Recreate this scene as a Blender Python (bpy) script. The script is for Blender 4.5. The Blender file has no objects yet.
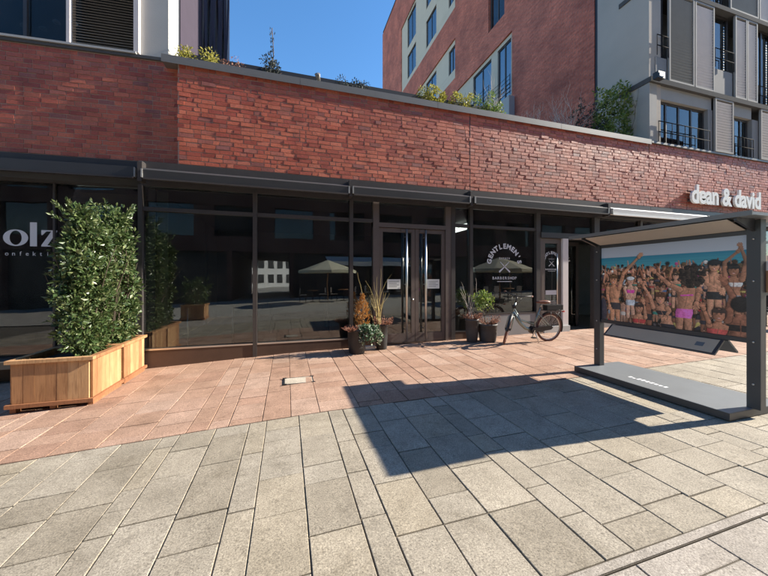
import bpy, math, random
import numpy as np
from mathutils import Vector, Matrix, Quaternion
random.seed(7); rng = np.random.default_rng(7)
R = math.radians; PI = math.pi
S = bpy.context.scene
COL = S.collection

# ------------------------------------------------------------------ camera, sky, sun
YAW = R(16.86); FPX = 320.0; HZ = 278.0; CAMZ = 1.55; D = 6.92
cam = bpy.data.cameras.new('Camera'); camo = bpy.data.objects.new('Camera', cam); COL.objects.link(camo)
cam.sensor_width = 36; cam.lens = FPX/768*36; cam.shift_y = (HZ-288)/768; cam.clip_end = 2000; cam.clip_start = 0.05
camo.location = (0, 0, CAMZ); camo.rotation_euler = (PI/2, 0, -YAW)
S.camera = camo
SUN_EL = R(31.0); SUN_A = R(6.0)
sunv = Vector((math.cos(SUN_EL)*math.cos(SUN_A), -math.cos(SUN_EL)*math.sin(SUN_A), math.sin(SUN_EL)))
W = bpy.data.worlds.new('World'); S.world = W; W.use_nodes = True
nt = W.node_tree; bg = nt.nodes['Background']
sky = nt.nodes.new('ShaderNodeTexSky'); sky.sky_type = 'NISHITA'; sky.sun_disc = False
sky.sun_elevation = SUN_EL; sky.sun_rotation = R(90)+SUN_A
sky.air_density = 1.1; sky.dust_density = 0.15; sky.ozone_density = 3.0; sky.altitude = 200
hsv = nt.nodes.new('ShaderNodeHueSaturation'); hsv.inputs['Saturation'].default_value = 1.2
nt.links.new(sky.outputs[0], hsv.inputs['Color']); nt.links.new(hsv.outputs[0], bg.inputs[0]); bg.inputs[1].default_value = 0.12
sl = bpy.data.lights.new('Sun', 'SUN'); sl.energy = 5.0; sl.angle = R(0.5); sl.color = (1.0, 0.92, 0.79)
so = bpy.data.objects.new('Sun', sl); COL.objects.link(so); so.rotation_euler = sunv.to_track_quat('Z', 'Y').to_euler(); so.location = (20, -5, 20)
S.view_settings.view_transform = 'Standard'; S.view_settings.look = 'None'; S.view_settings.exposure = 1.2; S.view_settings.gamma = 1

# ------------------------------------------------------------------ measuring helpers
SY, CY = math.sin(YAW), math.cos(YAW)
def ray(px):
    t = (px-384)/FPX
    return (SY+CY*t, CY-SY*t)
def fx(px, Y=D):                       # world X where the pixel column meets the plane Y
    a, b = ray(px); return a/b*Y
def zc_at(X, Y): return X*SY+Y*CY
def zpx(y, X, Y): return CAMZ-(y-HZ)/FPX*zc_at(X, Y)
def yx(px, X):                         # world Y where the column meets plane X
    a, b = ray(px); return b/a*X
def proj(p):
    z = p[0]*SY+p[1]*CY
    if z < 0.2: return None
    x = p[0]*CY-p[1]*SY
    return (384+FPX*x/z, HZ-FPX*(p[2]-CAMZ)/z, z)
GP = [(-200, -4.5), (-40, -1.1), (-6, -.27), (-2.46, -.125), (-.62, -.035), (.3, 0), (2.2, .025), (3.8, .055), (7.3, .115), (40, .55), (200, 2.0)]
def g(x):
    for (a, za), (b, zb) in zip(GP, GP[1:]):
        if x <= b: return za+(zb-za)*(x-a)/(b-a)
    return GP[-1][1]

# ------------------------------------------------------------------ mesh builder
WL = {}
class MB:
    def __init__(s): s.v = []; s.f = []; s.sm = []
    def add(s, vs, fs, smooth=False):
        o = len(s.v); s.v.extend([tuple(v) for v in vs]); s.f.extend([tuple(i+o for i in f) for f in fs]); s.sm.extend([smooth]*len(fs)); return s
    def box(s, x0, x1, y0, y1, z0, z1):
        return s.add([(x0,y0,z0),(x1,y0,z0),(x1,y1,z0),(x0,y1,z0),(x0,y0,z1),(x1,y0,z1),(x1,y1,z1),(x0,y1,z1)],
              [(3,2,1,0),(4,5,6,7),(0,1,5,4),(1,2,6,5),(2,3,7,6),(3,0,4,7)])
    def obox(s, c, ax, ay, az, hx, hy, hz):       # oriented box
        c = Vector(c); ax = Vector(ax)*hx; ay = Vector(ay)*hy; az = Vector(az)*hz
        P = [c+ax*i+ay*j+az*k for k in (-1,1) for (i,j) in ((-1,-1),(1,-1),(1,1),(-1,1))]
        return s.add(P, [(3,2,1,0),(4,5,6,7),(0,1,5,4),(1,2,6,5),(2,3,7,6),(3,0,4,7)])
    def bar(s, p, q, w, h, up=(0,0,1)):
        p = Vector(p); q = Vector(q); d = (q-p); L = d.length; d.normalize(); u = Vector(up)
        if abs(d.dot(u)) > .98: u = Vector((0,1,0))
        x = d.cross(u).normalized(); u = x.cross(d)
        return s.obox((p+q)/2, d, x, u, L/2, w/2, h/2)
    def tube(s, pts, r, n=8, cap=True, closed=False):
        pts = [Vector(p) for p in pts]; m = len(pts)
        rs = r if isinstance(r, (list, tuple)) else [r]*m
        vs = []; prev = None
        for i, p in enumerate(pts):
            a = pts[(i-1) % m] if (closed or i > 0) else p; b = pts[(i+1) % m] if (closed or i < m-1) else p
            d = (b-a).normalized() if (b-a).length > 1e-9 else Vector((0,0,1))
            if prev is None:
                u = d.orthogonal().normalized()
            else:
                u = (prev-d*prev.dot(d))
                u = u.normalized() if u.length > 1e-6 else d.orthogonal().normalized()
            prev = u; w = d.cross(u)
            for k in range(n):
                t = 2*PI*k/n; vs.append(p+(u*math.cos(t)+w*math.sin(t))*rs[i])
        fs = []
        for i in range(m if closed else m-1):
            j = (i+1) % m
            for k in range(n):
                l = (k+1) % n; fs.append((i*n+k, i*n+l, j*n+l, j*n+k))
        if cap and not closed:
            fs.append(tuple(range(n))[::-1]); fs.append(tuple((m-1)*n+k for k in range(n)))
        return s.add(vs, fs, True)
    def lathe(s, c, prof, n=20, cap=True):
        c = Vector(c); vs = []; fs = []
        for (r, z) in prof:
            for k in range(n):
                t = 2*PI*k/n; vs.append(c+Vector((r*math.cos(t), r*math.sin(t), z)))
        m = len(prof)
        for i in range(m-1):
            for k in range(n):
                l = (k+1) % n; fs.append((i*n+k, i*n+l, (i+1)*n+l, (i+1)*n+k))
        if cap: fs.append(tuple(range(n))[::-1]); fs.append(tuple((m-1)*n+k for k in range(n)))
        return s.add(vs, fs, True)
    def build(s, name, mat, parent=None, label=None, cat=None, group=None, kind=None):
        a = np.array(s.v, dtype=float); lo = a.min(0); hi = a.max(0)
        o0 = np.array([(lo[0]+hi[0])/2, (lo[1]+hi[1])/2, lo[2]])
        me = bpy.data.meshes.new(name); me.from_pydata([tuple(v) for v in (a-o0)], [], s.f)
        me.polygons.foreach_set('use_smooth', s.sm); me.update()
        me.materials.append(mat)
        return link(name, me, Vector(o0), parent, label, cat, group, kind)
def link(name, me, loc, parent=None, label=None, cat=None, group=None, kind=None):
    o = bpy.data.objects.new(name, me); COL.objects.link(o)
    WL[o] = Vector(loc)
    if parent: o.parent = parent; o.location = Vector(loc)-WL[parent]
    else: o.location = loc
    if label: o['label'] = label
    if cat: o['category'] = cat
    if group: o['group'] = group
    if kind: o['kind'] = kind
    return o
def empty(name, loc, label, cat, group=None):
    return link(name, None, Vector(loc), None, label, cat, group)
def copy_tree(o, parent=None, delta=Vector((0,0,0))):
    c = o.copy(); COL.objects.link(c); WL[c] = WL[o]+delta
    if parent: c.parent = parent
    else: c.location = Vector(o.location)+delta
    for ch in list(o.children): copy_tree(ch, c, delta)
    return c
def bx(name, mat, parent, x0, x1, y0, y1, z0, z1, **k):
    return MB().box(min(x0,x1), max(x0,x1), min(y0,y1), max(y0,y1), min(z0,z1), max(z0,z1)).build(name, mat, parent, **k)

# ------------------------------------------------------------------ materials
def newmat(name):
    m = bpy.data.materials.new(name); m.use_nodes = True
    n = m.node_tree.nodes; b = n['Principled BSDF']; return m, m.node_tree, b
def N(t, typ, **kw):
    n = t.nodes.new(typ)
    for k, v in kw.items():
        if hasattr(n, k): setattr(n, k, v)
        else: n.inputs[k].default_value = v
    return n
def ramp(t, fac, stops, interp='LINEAR'):
    r = t.nodes.new('ShaderNodeValToRGB'); r.color_ramp.interpolation = interp
    e = r.color_ramp.elements
    while len(e) < len(stops): e.new(0.5)
    for el, (p, c) in zip(e, stops): el.position = p; el.color = (*c, 1) if len(c) == 3 else c
    t.links.new(fac, r.inputs[0]); return r.outputs[0]
def mixc(t, a, b, fac, mode='MIX'):
    m = t.nodes.new('ShaderNodeMix'); m.data_type = 'RGBA'; m.blend_type = mode
    for s_, v in ((0, fac), (6, a), (7, b)):
        if isinstance(v, (int, float)): m.inputs[s_].default_value = v
        elif isinstance(v, tuple): m.inputs[s_].default_value = (*v, 1)
        else: t.links.new(v, m.inputs[s_])
    return m.outputs[2]
def noise(t, scale, detail=4, rough=.55, coord='pos', dist=0):
    n = N(t, 'ShaderNodeTexNoise', Scale=scale, Detail=detail, Roughness=rough, Distortion=dist)
    if coord == 'pos':
        p = t.nodes.new('ShaderNodeNewGeometry'); t.links.new(p.outputs['Position'], n.inputs['Vector'])
    else:
        p = t.nodes.new('ShaderNodeTexCoord'); t.links.new(p.outputs['Object'], n.inputs['Vector'])
    return n.outputs[0]
def bump(t, b, h, strength=.3, dist=.01):
    n = N(t, 'ShaderNodeBump', Strength=strength, Distance=dist); t.links.new(h, n.inputs['Height']); t.links.new(n.outputs[0], b.inputs['Normal'])
def rnd(t):                                           # a random value for each object / loose piece
    oi = t.nodes.new('ShaderNodeObjectInfo'); ge = t.nodes.new('ShaderNodeNewGeometry')
    a = N(t, 'ShaderNodeMath', operation='ADD'); t.links.new(oi.outputs['Random'], a.inputs[0]); t.links.new(ge.outputs['Random Per Island'], a.inputs[1])
    f = N(t, 'ShaderNodeMath', operation='FRACT'); t.links.new(a.outputs[0], f.inputs[0]); return f.outputs[0]
def simple(name, col, rough=.6, metal=0, var=.12, scale=6, bmp=0, bscale=60, spec=.5):
    m, t, b = newmat(name)
    n = noise(t, scale)
    c = mixc(t, tuple(x*(1-var) for x in col), tuple(min(1, x*(1+var)) for x in col), n)
    t.links.new(c, b.inputs['Base Color']); b.inputs['Roughness'].default_value = rough; b.inputs['Metallic'].default_value = metal
    b.inputs['Specular IOR Level'].default_value = spec
    if bmp: bump(t, b, noise(t, bscale), bmp)
    return m
def paver(name, stops, speck=(.02, .8), rough=.75):
    m, t, b = newmat(name)
    base = ramp(t, rnd(t), stops)
    fine = noise(t, 105, 4, .75); big = noise(t, 3.0, 5, .6); mid = noise(t, 22, 4, .6)
    sp = ramp(t, fine, [(.33, (.22,.21,.20)), (.45, (.80,.80,.80)), (.55, (1.03,1.03,1.03)), (.68, (1.65,1.65,1.6))])
    c = mixc(t, base, sp, .85, 'MULTIPLY')
    c = mixc(t, c, ramp(t, big, [(.3, (.74,.72,.68)), (.7, (1.1,1.08,1.05))]), .8, 'MULTIPLY')
    c = mixc(t, c, ramp(t, mid, [(.25, (.72,.71,.69)), (.5, (1,1,1)), (.8, (1.06,1.06,1.05))]), .7, 'MULTIPLY')
    v = N(t, 'ShaderNodeTexVoronoi', Scale=5.5); p = t.nodes.new('ShaderNodeNewGeometry'); t.links.new(p.outputs['Position'], v.inputs['Vector'])
    spot = ramp(t, v.outputs['Distance'], [(.02, (.45,.43,.4)), (.085, (1,1,1))])
    c = mixc(t, c, spot, .6, 'MULTIPLY')
    st_ = ramp(t, noise(t, .9, 6, .7, dist=1.5), [(.30, (.62,.60,.56)), (.46, (1,1,1)), (.62, (1,1,1)), (.8, (1.12,1.1,1.06))])
    c = mixc(t, c, st_, .75, 'MULTIPLY')
    t.links.new(c, b.inputs['Base Color']); b.inputs['Roughness'].default_value = rough; b.inputs['Specular IOR Level'].default_value = .35
    bump(t, b, fine, .35, .003)
    return m
M = {}
M['grey_pav'] = paver('grey_granite', [(0, (.325,.285,.225)), (.3, (.37,.328,.265)), (.6, (.40,.358,.295)), (.85, (.395,.342,.262)), (1, (.425,.382,.318))])
M['red_pav'] = paver('red_granite', [(0, (.39,.24,.175)), (.35, (.43,.275,.20)), (.65, (.46,.305,.23)), (.85, (.49,.34,.265)), (1, (.41,.25,.18))])
M['pink_pav'] = paver('pink_granite', [(0, (.38,.34,.30)), (.5, (.41,.37,.325)), (1, (.44,.395,.35))])
M['joint'] = simple('joint_sand', (.115,.095,.07), .95, var=.45, scale=14)
def street_mat():
    m, t, b = newmat('street_paving')
    p = t.nodes.new('ShaderNodeNewGeometry')
    br = N(t, 'ShaderNodeTexBrick', Scale=1.0, offset=.5); t.links.new(p.outputs['Position'], br.inputs['Vector'])
    br.inputs['Color1'].default_value = (.36,.34,.30,1); br.inputs['Color2'].default_value = (.44,.41,.36,1); br.inputs['Mortar'].default_value = (.12,.10,.08,1)
    br.inputs['Mortar Size'].default_value = .008; br.inputs['Brick Width'].default_value = .5; br.inputs['Row Height'].default_value = .35
    c = mixc(t, br.outputs[0], ramp(t, noise(t, 120, 3), [(.3,(.6,.6,.6)), (.6,(1.1,1.1,1.1))]), .7, 'MULTIPLY')
    t.links.new(c, b.inputs['Base Color']); b.inputs['Roughness'].default_value = .8
    return m
M['street'] = street_mat()
def brick_mat(name, stops, pale=.0):
    m, t, b = newmat(name)
    base = ramp(t, rnd(t), stops)
    n1 = noise(t, 38, 5, .65); n2 = noise(t, 1.1, 4, .6)
    c = mixc(t, base, ramp(t, n1, [(.28, (.55,.52,.52)), (.5, (1,1,1)), (.72, (1.3,1.27,1.22))]), .7, 'MULTIPLY')
    gm = t.nodes.new('ShaderNodeNewGeometry'); mp = N(t, 'ShaderNodeMapping'); mp.inputs['Scale'].default_value = (2.6, 2.6, .22); t.links.new(gm.outputs['Position'], mp.inputs[0])
    sn = N(t, 'ShaderNodeTexNoise', Scale=1.0, Detail=5, Roughness=.65); t.links.new(mp.outputs[0], sn.inputs['Vector'])
    c = mixc(t, c, ramp(t, sn.outputs[0], [(.30, (.66,.64,.64)), (.48, (1,1,1)), (.66, (1,1,1)), (.78, (1.18,1.2,1.22))]), .8, 'MULTIPLY')
    c = mixc(t, c, ramp(t, n2, [(.3, (.8,.78,.78)), (.7, (1.12,1.08,1.05))]), .8, 'MULTIPLY')
    t.links.new(c, b.inputs['Base Color']); b.inputs['Roughness'].default_value = .52; b.inputs['Specular IOR Level'].default_value = .55
    bump(t, b, n1, .5, .006)
    return m
M['brick'] = brick_mat('clay_brick', [(0, (.32,.07,.045)), (.25, (.42,.10,.06)), (.55, (.48,.125,.07)), (.82, (.53,.155,.09)), (.94, (.37,.12,.085)), (1, (.27,.10,.085))])
M['brick_far'] = None
def far_brick():
    m, t, b = newmat('far_brick')
    p = t.nodes.new('ShaderNodeNewGeometry'); sp = t.nodes.new('ShaderNodeSeparateXYZ'); t.links.new(p.outputs['Position'], sp.inputs[0])
    ad = N(t, 'ShaderNodeMath', operation='ADD'); t.links.new(sp.outputs[0], ad.inputs[0]); t.links.new(sp.outputs[1], ad.inputs[1])
    cb = t.nodes.new('ShaderNodeCombineXYZ'); t.links.new(ad.outputs[0], cb.inputs[0]); t.links.new(sp.outputs[2], cb.inputs[1])
    br = N(t, 'ShaderNodeTexBrick', Scale=1.0); t.links.new(cb.outputs[0], br.inputs['Vector'])
    br.inputs['Color1'].default_value = (.50,.125,.075,1); br.inputs['Color2'].default_value = (.66,.19,.115,1); br.inputs['Mortar'].default_value = (.36,.19,.15,1)
    br.inputs['Mortar Size'].default_value = .008; br.inputs['Brick Width'].default_value = .25; br.inputs['Row Height'].default_value = .0833
    c = mixc(t, br.outputs[0], ramp(t, noise(t, .8, 5), [(.3,(.62,.60,.62)), (.7,(1.25,1.2,1.15))]), .9, 'MULTIPLY')
    c = mixc(t, c, ramp(t, noise(t, 14, 4), [(.3,(.7,.7,.7)), (.7,(1.2,1.2,1.2))]), .7, 'MULTIPLY')
    t.links.new(c, b.inputs['Base Color']); b.inputs['Roughness'].default_value = .85; bump(t, b, br.outputs[1], .4, .01)
    return m
M['brick_far'] = far_brick()
M['mortar'] = simple('mortar', (.40,.30,.25), .95, var=.2, scale=20)
M['coping'] = simple('grey_metal_coping', (.19,.185,.175), .45, .3, .08)
M['dark_roof'] = simple('dark_roof_edge', (.025,.028,.035), .6)
M['frame'] = simple('brown_black_frame', (.07,.062,.06), .38, .2, .15, 9)
M['dframe'] = simple('door_frame_bronze', (.15,.122,.11), .38, .25, .15, 9)
M['plinth'] = simple('bronze_plinth', (.10,.062,.045), .45, .2, .25, 5)
M['cassette'] = simple('anthracite_awning', (.055,.055,.058), .5, .2, .1)
M['cass_end'] = simple('pale_aluminium', (.35,.35,.34), .45, .4)
M['white'] = simple('white_paint', (.80,.80,.78), .5, var=.03)
M['steel'] = simple('brushed_steel', (.62,.61,.59), .28, .95, .05)
M['black'] = simple('black_plastic', (.02,.02,.022), .45)
M['matt_black'] = simple('matt_black', (.018,.018,.02), .9, spec=.1)
M['front_grey'] = simple('front_grey', (.37,.36,.34), .85, var=.15, scale=1.3, bmp=.15)
M['dark_in'] = simple('dark_interior', (.06,.06,.06), .8, var=.3, scale=2)
M['floor_in'] = simple('interior_floor', (.10,.09,.08), .35, var=.2)
M['tan_in'] = simple('tan_panel', (.34,.25,.16), .8, var=.15)
M['curtain'] = simple('grey_green_curtain', (.20,.21,.17), .9, var=.25, scale=8)
def glass_mat(name, tint, ior=1.62):
    m, t, b = newmat(name); t.nodes.remove(b)
    out = t.nodes['Material Output']
    tr = t.nodes.new('ShaderNodeBsdfTransparent'); tr.inputs[0].default_value = (*tint, 1)
    gl = t.nodes.new('ShaderNodeBsdfGlossy'); gl.inputs['Roughness'].default_value = 0.0; gl.inputs[0].default_value = (.95,.97,.97,1)
    n = noise(t, .9, 2); bp = N(t, 'ShaderNodeBump', Strength=.035, Distance=.05); t.links.new(n, bp.inputs['Height']); t.links.new(bp.outputs[0], gl.inputs['Normal'])
    fr = N(t, 'ShaderNodeFresnel', IOR=ior)
    mx = t.nodes.new('ShaderNodeMixShader'); t.links.new(fr.outputs[0], mx.inputs[0]); t.links.new(tr.outputs[0], mx.inputs[1]); t.links.new(gl.outputs[0], mx.inputs[2])
    df = t.nodes.new('ShaderNodeBsdfDiffuse'); df.inputs[0].default_value = (.5,.5,.48,1)          # patchy dust film, a haze put into the glass to grey it
    dn = ramp(t, noise(t, 2.2, 5, .65), [(.35, (.006,)*3), (.75, (.030,)*3)]); m2 = t.nodes.new('ShaderNodeMixShader')
    t.links.new(dn, m2.inputs[0]); t.links.new(mx.outputs[0], m2.inputs[1]); t.links.new(df.outputs[0], m2.inputs[2])
    t.links.new(m2.outputs[0], out.inputs[0]); return m
M['glass'] = glass_mat('shop_glass', (.68,.73,.73), 1.85)
M['glass_dark'] = glass_mat('dim_glass', (.35,.38,.40), 1.3)
M['glass_sky'] = glass_mat('sky_glass', (.3,.35,.4), 4.5)
M['glass_up'] = glass_mat('window_glass', (.45,.50,.55), 1.75)
M['concrete'] = simple('pale_render', (.46,.46,.44), .85, var=.1, scale=1.5, bmp=.15)
M['concrete_d'] = simple('grey_concrete', (.27,.265,.26), .85, var=.12, scale=1.2, bmp=.15)
M['cream'] = simple('cream_panel', (.62,.53,.41), .8, var=.08, scale=.8)
M['louvre'] = simple('pale_louvre', (.68,.62,.60), .5, var=.08)
M['louvre_d'] = simple('dark_louvre', (.24,.22,.19), .5, var=.1)
M['slab'] = simple('slab_edge', (.10,.10,.10), .95, spec=.1, var=.12)
M['purple'] = simple('purple_panel', (.045,.032,.052), .8, var=.2, scale=3)
M['fabric_d'] = simple('dark_fabric', (.035,.035,.06), .9, var=.3, scale=5)
def leaf_mat(name, stops, rough=.4, trans=.25):
    m, t, b = newmat(name)
    c = ramp(t, rnd(t), stops)
    t.links.new(c, b.inputs['Base Color']); b.inputs['Roughness'].default_value = rough; b.inputs['Specular IOR Level'].default_value = .5
    tl = t.nodes.new('ShaderNodeBsdfTranslucent'); t.links.new(c, tl.inputs[0])
    mx = t.nodes.new('ShaderNodeMixShader'); mx.inputs[0].default_value = trans
    t.links.new(b.outputs[0], mx.inputs[1]); t.links.new(tl.outputs[0], mx.inputs[2]); t.links.new(mx.outputs[0], t.nodes['Material Output'].inputs[0])
    return m
M['laurel'] = leaf_mat('laurel_leaf', [(0, (.035,.07,.022)), (.45, (.07,.115,.036)), (.8, (.125,.17,.06)), (1, (.27,.30,.14))], .38)
M['bright_leaf'] = leaf_mat('bright_leaf', [(0, (.08,.15,.03)), (.5, (.17,.25,.05)), (1, (.30,.34,.09))], .45, .35)
M['yellow_leaf'] = leaf_mat('yellow_leaf', [(0, (.16,.17,.03)), (.5, (.36,.33,.05)), (1, (.5,.46,.10))], .5, .35)
M['dark_leaf'] = leaf_mat('dark_needle', [(0, (.015,.025,.022)), (.6, (.03,.04,.035)), (1, (.05,.06,.05))], .6, .1)
M['orange_leaf'] = leaf_mat('orange_foliage', [(0, (.26,.10,.02)), (.5, (.48,.22,.05)), (1, (.62,.36,.12))], .6, .25)
M['ivy'] = leaf_mat('variegated_ivy', [(0, (.05,.11,.05)), (.5, (.13,.23,.13)), (.7, (.45,.52,.40)), (1, (.62,.66,.52))], .5, .2)
M['heather'] = leaf_mat('dry_heather', [(0, (.22,.08,.05)), (.5, (.45,.21,.14)), (1, (.62,.38,.28))], .8, .2)
M['bark'] = simple('bark', (.10,.075,.055), .9, var=.3, scale=30)
M['twig'] = simple('pale_twig', (.60,.52,.45), .9, var=.3, scale=30)
M['twig_y'] = simple('yellow_twig', (.45,.36,.16), .9, var=.3, scale=30)
M['soil'] = simple('soil', (.06,.04,.03), .95, var=.4, scale=30, bmp=.6)
def wood(name, a, b_, c_):
    m, t, b = newmat(name)
    tc = t.nodes.new('ShaderNodeNewGeometry'); mp = N(t, 'ShaderNodeMapping'); mp.inputs['Scale'].default_value = (26, 26, 2.2)
    t.links.new(tc.outputs['Position'], mp.inputs[0])
    n = N(t, 'ShaderNodeTexNoise', Scale=1.0, Detail=6, Roughness=.65, Distortion=1.2); t.links.new(mp.outputs[0], n.inputs['Vector'])
    base = ramp(t, rnd(t), [(0, a), (.5, b_), (1, c_)])
    c = mixc(t, base, ramp(t, n.outputs[0], [(.3, (.5,.42,.35)), (.5, (1,1,1)), (.7, (1.15,1.12,1.05))]), .75, 'MULTIPLY')
    c = mixc(t, c, ramp(t, noise(t, 4, 4), [(.3, (.75,.7,.66)), (.65, (1.05,1.05,1.05))]), .6, 'MULTIPLY')
    t.links.new(c, b.inputs['Base Color']); b.inputs['Roughness'].default_value = .6; bump(t, b, n.outputs[0], .3, .004)
    return m
M['wood'] = wood('larch_wood', (.33,.16,.075), (.47,.25,.115), (.57,.35,.18))
M['wood_d'] = wood('worn_wood', (.30,.13,.06), (.34,.15,.07), (.38,.18,.09))
M['pot'] = simple('dark_pot', (.028,.026,.026), .5, var=.3, scale=8)
M['pot2'] = simple('grey_pot', (.065,.06,.058), .6, var=.3, scale=8)
M['stand'] = simple('anthracite_steel', (.060,.060,.064), .42, .3, .12, 5)
M['stand_top'] = simple('grey_base_plate', (.22,.235,.25), .4, .2, .15, 3)
M['soffit'] = simple('tan_soffit', (.46,.40,.34), .7, var=.08)
M['caption'] = simple('caption_plate', (.52,.40,.29), .6, var=.08)
M['paper'] = simple('paper', (.75,.77,.74), .7, var=.03)
M['ink'] = simple('print_ink', (.15,.16,.17), .8)
M['letter'] = simple('sign_letter', (.86,.85,.80), .4, var=.02)
M['decal'] = simple('white_decal', (.72,.72,.74), .6, var=.05)
M['tyre'] = simple('tyre', (.03,.027,.025), .8)
M['tyre_b'] = simple('brown_tyre', (.14,.06,.045), .8)
M['silver'] = simple('silver_paint', (.26,.30,.28), .32, .6, .05)
M['red_t'] = simple('rear_lens', (.5,.02,.02), .3)
M['brown_l'] = simple('brown_leather', (.16,.06,.04), .5)
M['parasol'] = simple('cream_canvas', (.66,.62,.46), .85, var=.06)
M['granite_l'] = paver('cover_stone', [(0, (.52,.46,.38)), (1, (.56,.50,.42))])
def emis(name, c, s):
    m, t, b = newmat(name); b.inputs['Emission Color'].default_value = (*c, 1); b.inputs['Emission Strength'].default_value = s; b.inputs['Base Color'].default_value = (*c, 1); return m
M['tubelight'] = emis('lit_tube', (1, .97, .9), 2.2)
M['warmlight'] = emis('lit_warm_lamp', (1, .8, .45), 1.6)

# ------------------------------------------------------------------ ground and paving
def sheet(name, mat, xs, y0, y1, dz, kind='structure', parent=None):
    m = MB(); n = len(xs)
    m.add([(x, y, g(x)+dz) for x in xs for y in (y0, y1)], [(2*i, 2*i+2, 2*i+3, 2*i+1) for i in range(n-1)])
    return m.build(name, mat, parent, kind=kind)
GX = sorted([p[0] for p in GP]+[-80, -20, 15, 25, 60, 100])
sheet('ground', M['joint'], GX, -300, 300, -.045)
sheet('street', M['street'], GX, -120, -1.2, -.004)
PX0, PX1 = -9.0, 26.0
pxs = [PX0]+[p[0] for p in GP if PX0 < p[0] < PX1]+[15, PX1]
pcache = {}
def paver_mesh(w, l, h=.05):
    """top slab with a small chamfer"""
    k = (round(w, 3), round(l, 3))
    if k in pcache: return pcache[k]
    c = .003; a, b = w/2, l/2
    lower = [(-a,-b,-h),(a,-b,-h),(a,b,-h),(-a,b,-h)]; mid = [(-a,-b,-c),(a,-b,-c),(a,b,-c),(-a,b,-c)]; top = [(-a+c,-b+c,0),(a-c,-b+c,0),(a-c,b-c,0),(-a+c,b-c,0)]
    fs = [(8,9,10,11)]
    for o in (0, 4):
        for i in range(4): j = (i+1) % 4; fs.append((o+i, o+j, o+4+j, o+4+i))
    pcache[k] = (lower+mid+top, fs); return pcache[k]
mcache = {}
def lay(name, label_kind, mat, lanes, y0, y1, lens, gap, limit, skip=None):
    bed = sheet(name, M['joint'], pxs, y0, y1, -.0075)
    items = []
    gap0 = gap
    for xa, xb in zip(lanes, lanes[1:]):
        gap = gap0*random.uniform(.7, 1.5)
        y = y0+random.choice([0, -.1, -.2, -.3])
        while y < y1-.02:
            L = random.choice(lens)
            if y < y0 and y+L-y0 < .14: y = y0
            ya = max(y, y0); yb = min(y+L, y1); y += L
            if yb > y1-.12: yb = y1; y = y1
            if yb-ya < .06: continue
            w, l = xb-xa-gap, yb-ya-gap
            cx, cy = (xa+xb)/2, (ya+yb)/2
            if skip and skip(cx, cy): continue
            sl_ = (g(xb)-g(xa))/(xb-xa); z = g(cx)+random.uniform(-.0025, .003)
            p = proj((cx, cy, z)); area = 0
            if p and -60 < p[0] < 830 and p[1] < 640: area = w*l/p[2]**3
            items.append((area, cx, cy, z, w, l, sl_))
    items.sort(key=lambda i: -i[0])
    rest = MB()
    for n_, (area, cx, cy, z, w, l, s_) in enumerate(items):
        vs, fs = paver_mesh(w, l)
        rx, ry, rz = random.gauss(0, .0022), -math.atan(s_)+random.gauss(0, .0022), random.gauss(0, .0025)
        if n_ < limit and area > 0:
            k = (name, round(w, 3), round(l, 3))
            if k not in mcache:
                me = bpy.data.meshes.new('paving_stone'); me.from_pydata(vs, [], fs); me.update(); me.materials.append(mat); mcache[k] = me
            o = link('paving_stone', mcache[k], (cx, cy, z), bed); o.rotation_euler = (rx, ry, rz)
        else:
            ca, sa = math.cos(ry), math.sin(ry)
            rest.add([(cx+x*ca+zz*sa, cy+yy, z-x*sa+zz*ca) for x, yy, zz in vs], fs)
    if rest.v: rest.build('paving_stones', mat, bed, kind='stuff')
    return bed
def fill_lanes(known, lo, hi, widths):
    k = sorted(known)
    while k[0] > lo: k.insert(0, k[0]-random.choice(widths))
    while k[-1] < hi: k.append(k[-1]+random.choice(widths))
    return k
YB = 3.75
gl_known = [fx(p, YB) for p in (39, 79, 122, 163, 181, 216.7, 250, 267, 298.5, 327.7, 342.3, 368.3, 393.3)]
lay('grey_paving', 'g', M['grey_pav'], fill_lanes(gl_known, PX0, PX1, [.40, .40, .36, .21]), 1.31, YB-.006, [.30, .42, .5, .62, .24, .5], .0075, 300)
rl_known = [fx(p, YB) for p in (262, 291, 320, 360, 385, 409)]
COVER = (.17, 5.02)
lay('red_paving', 'r', M['red_pav'], fill_lanes(rl_known, PX0, PX1, [.38, .38, .34, .2]), YB+.006, D+.02, [.24, .35, .42, .5, .3], .007, 300, skip=None)
lay('pink_paving', 'p', M['pink_pav'], fill_lanes([fx(633, 1.26), fx(704, 1.26)], PX0, PX1, [.5, .5, .36]), -1.2, 1.250, [.5, .62, .75], .007, 120)
ch = sheet('drain_channel', M['joint'], pxs, 1.254, 1.302, -.007)
for yy in (1.279,):
    m = MB()
    for a, b in zip(pxs, pxs[1:]): m.bar((a, yy, g(a)-.003), (b, yy, g(b)-.003), .046, .012)
    m.build('channel_rib', M['pink_pav'], ch)
# access cover set into the red paving
cv = empty('access_cover', (COVER[0], COVER[1], g(COVER[0])), 'pale stone-filled access cover with steel corners in the red paving', 'cover')
z = g(COVER[0])+.004; X, Y = COVER
MB().box(X-.20, X+.20, Y-.14, Y+.14, z-.02, z+.002).build('stone_infill', M['granite_l'], cv)
m = MB(); 
for (a, b, c, d) in ((-.215,.215,-.155,-.143), (-.215,.215,.143,.155), (-.215,-.203,-.143,.143), (.203,.215,-.143,.143)): m.box(X+a, X+b, Y+c, Y+d, z-.02, z+.004)
m.build('steel_rim', M['stand'], cv)
for sx in (-1, 1):
    for sy in (-1, 1):
        MB().box(X+sx*.205-.03, X+sx*.205+.03, Y+sy*.147-.016, Y+sy*.147+.016, z-.01, z+.0075).build('lifting_corner', M['black'], cv)

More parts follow.
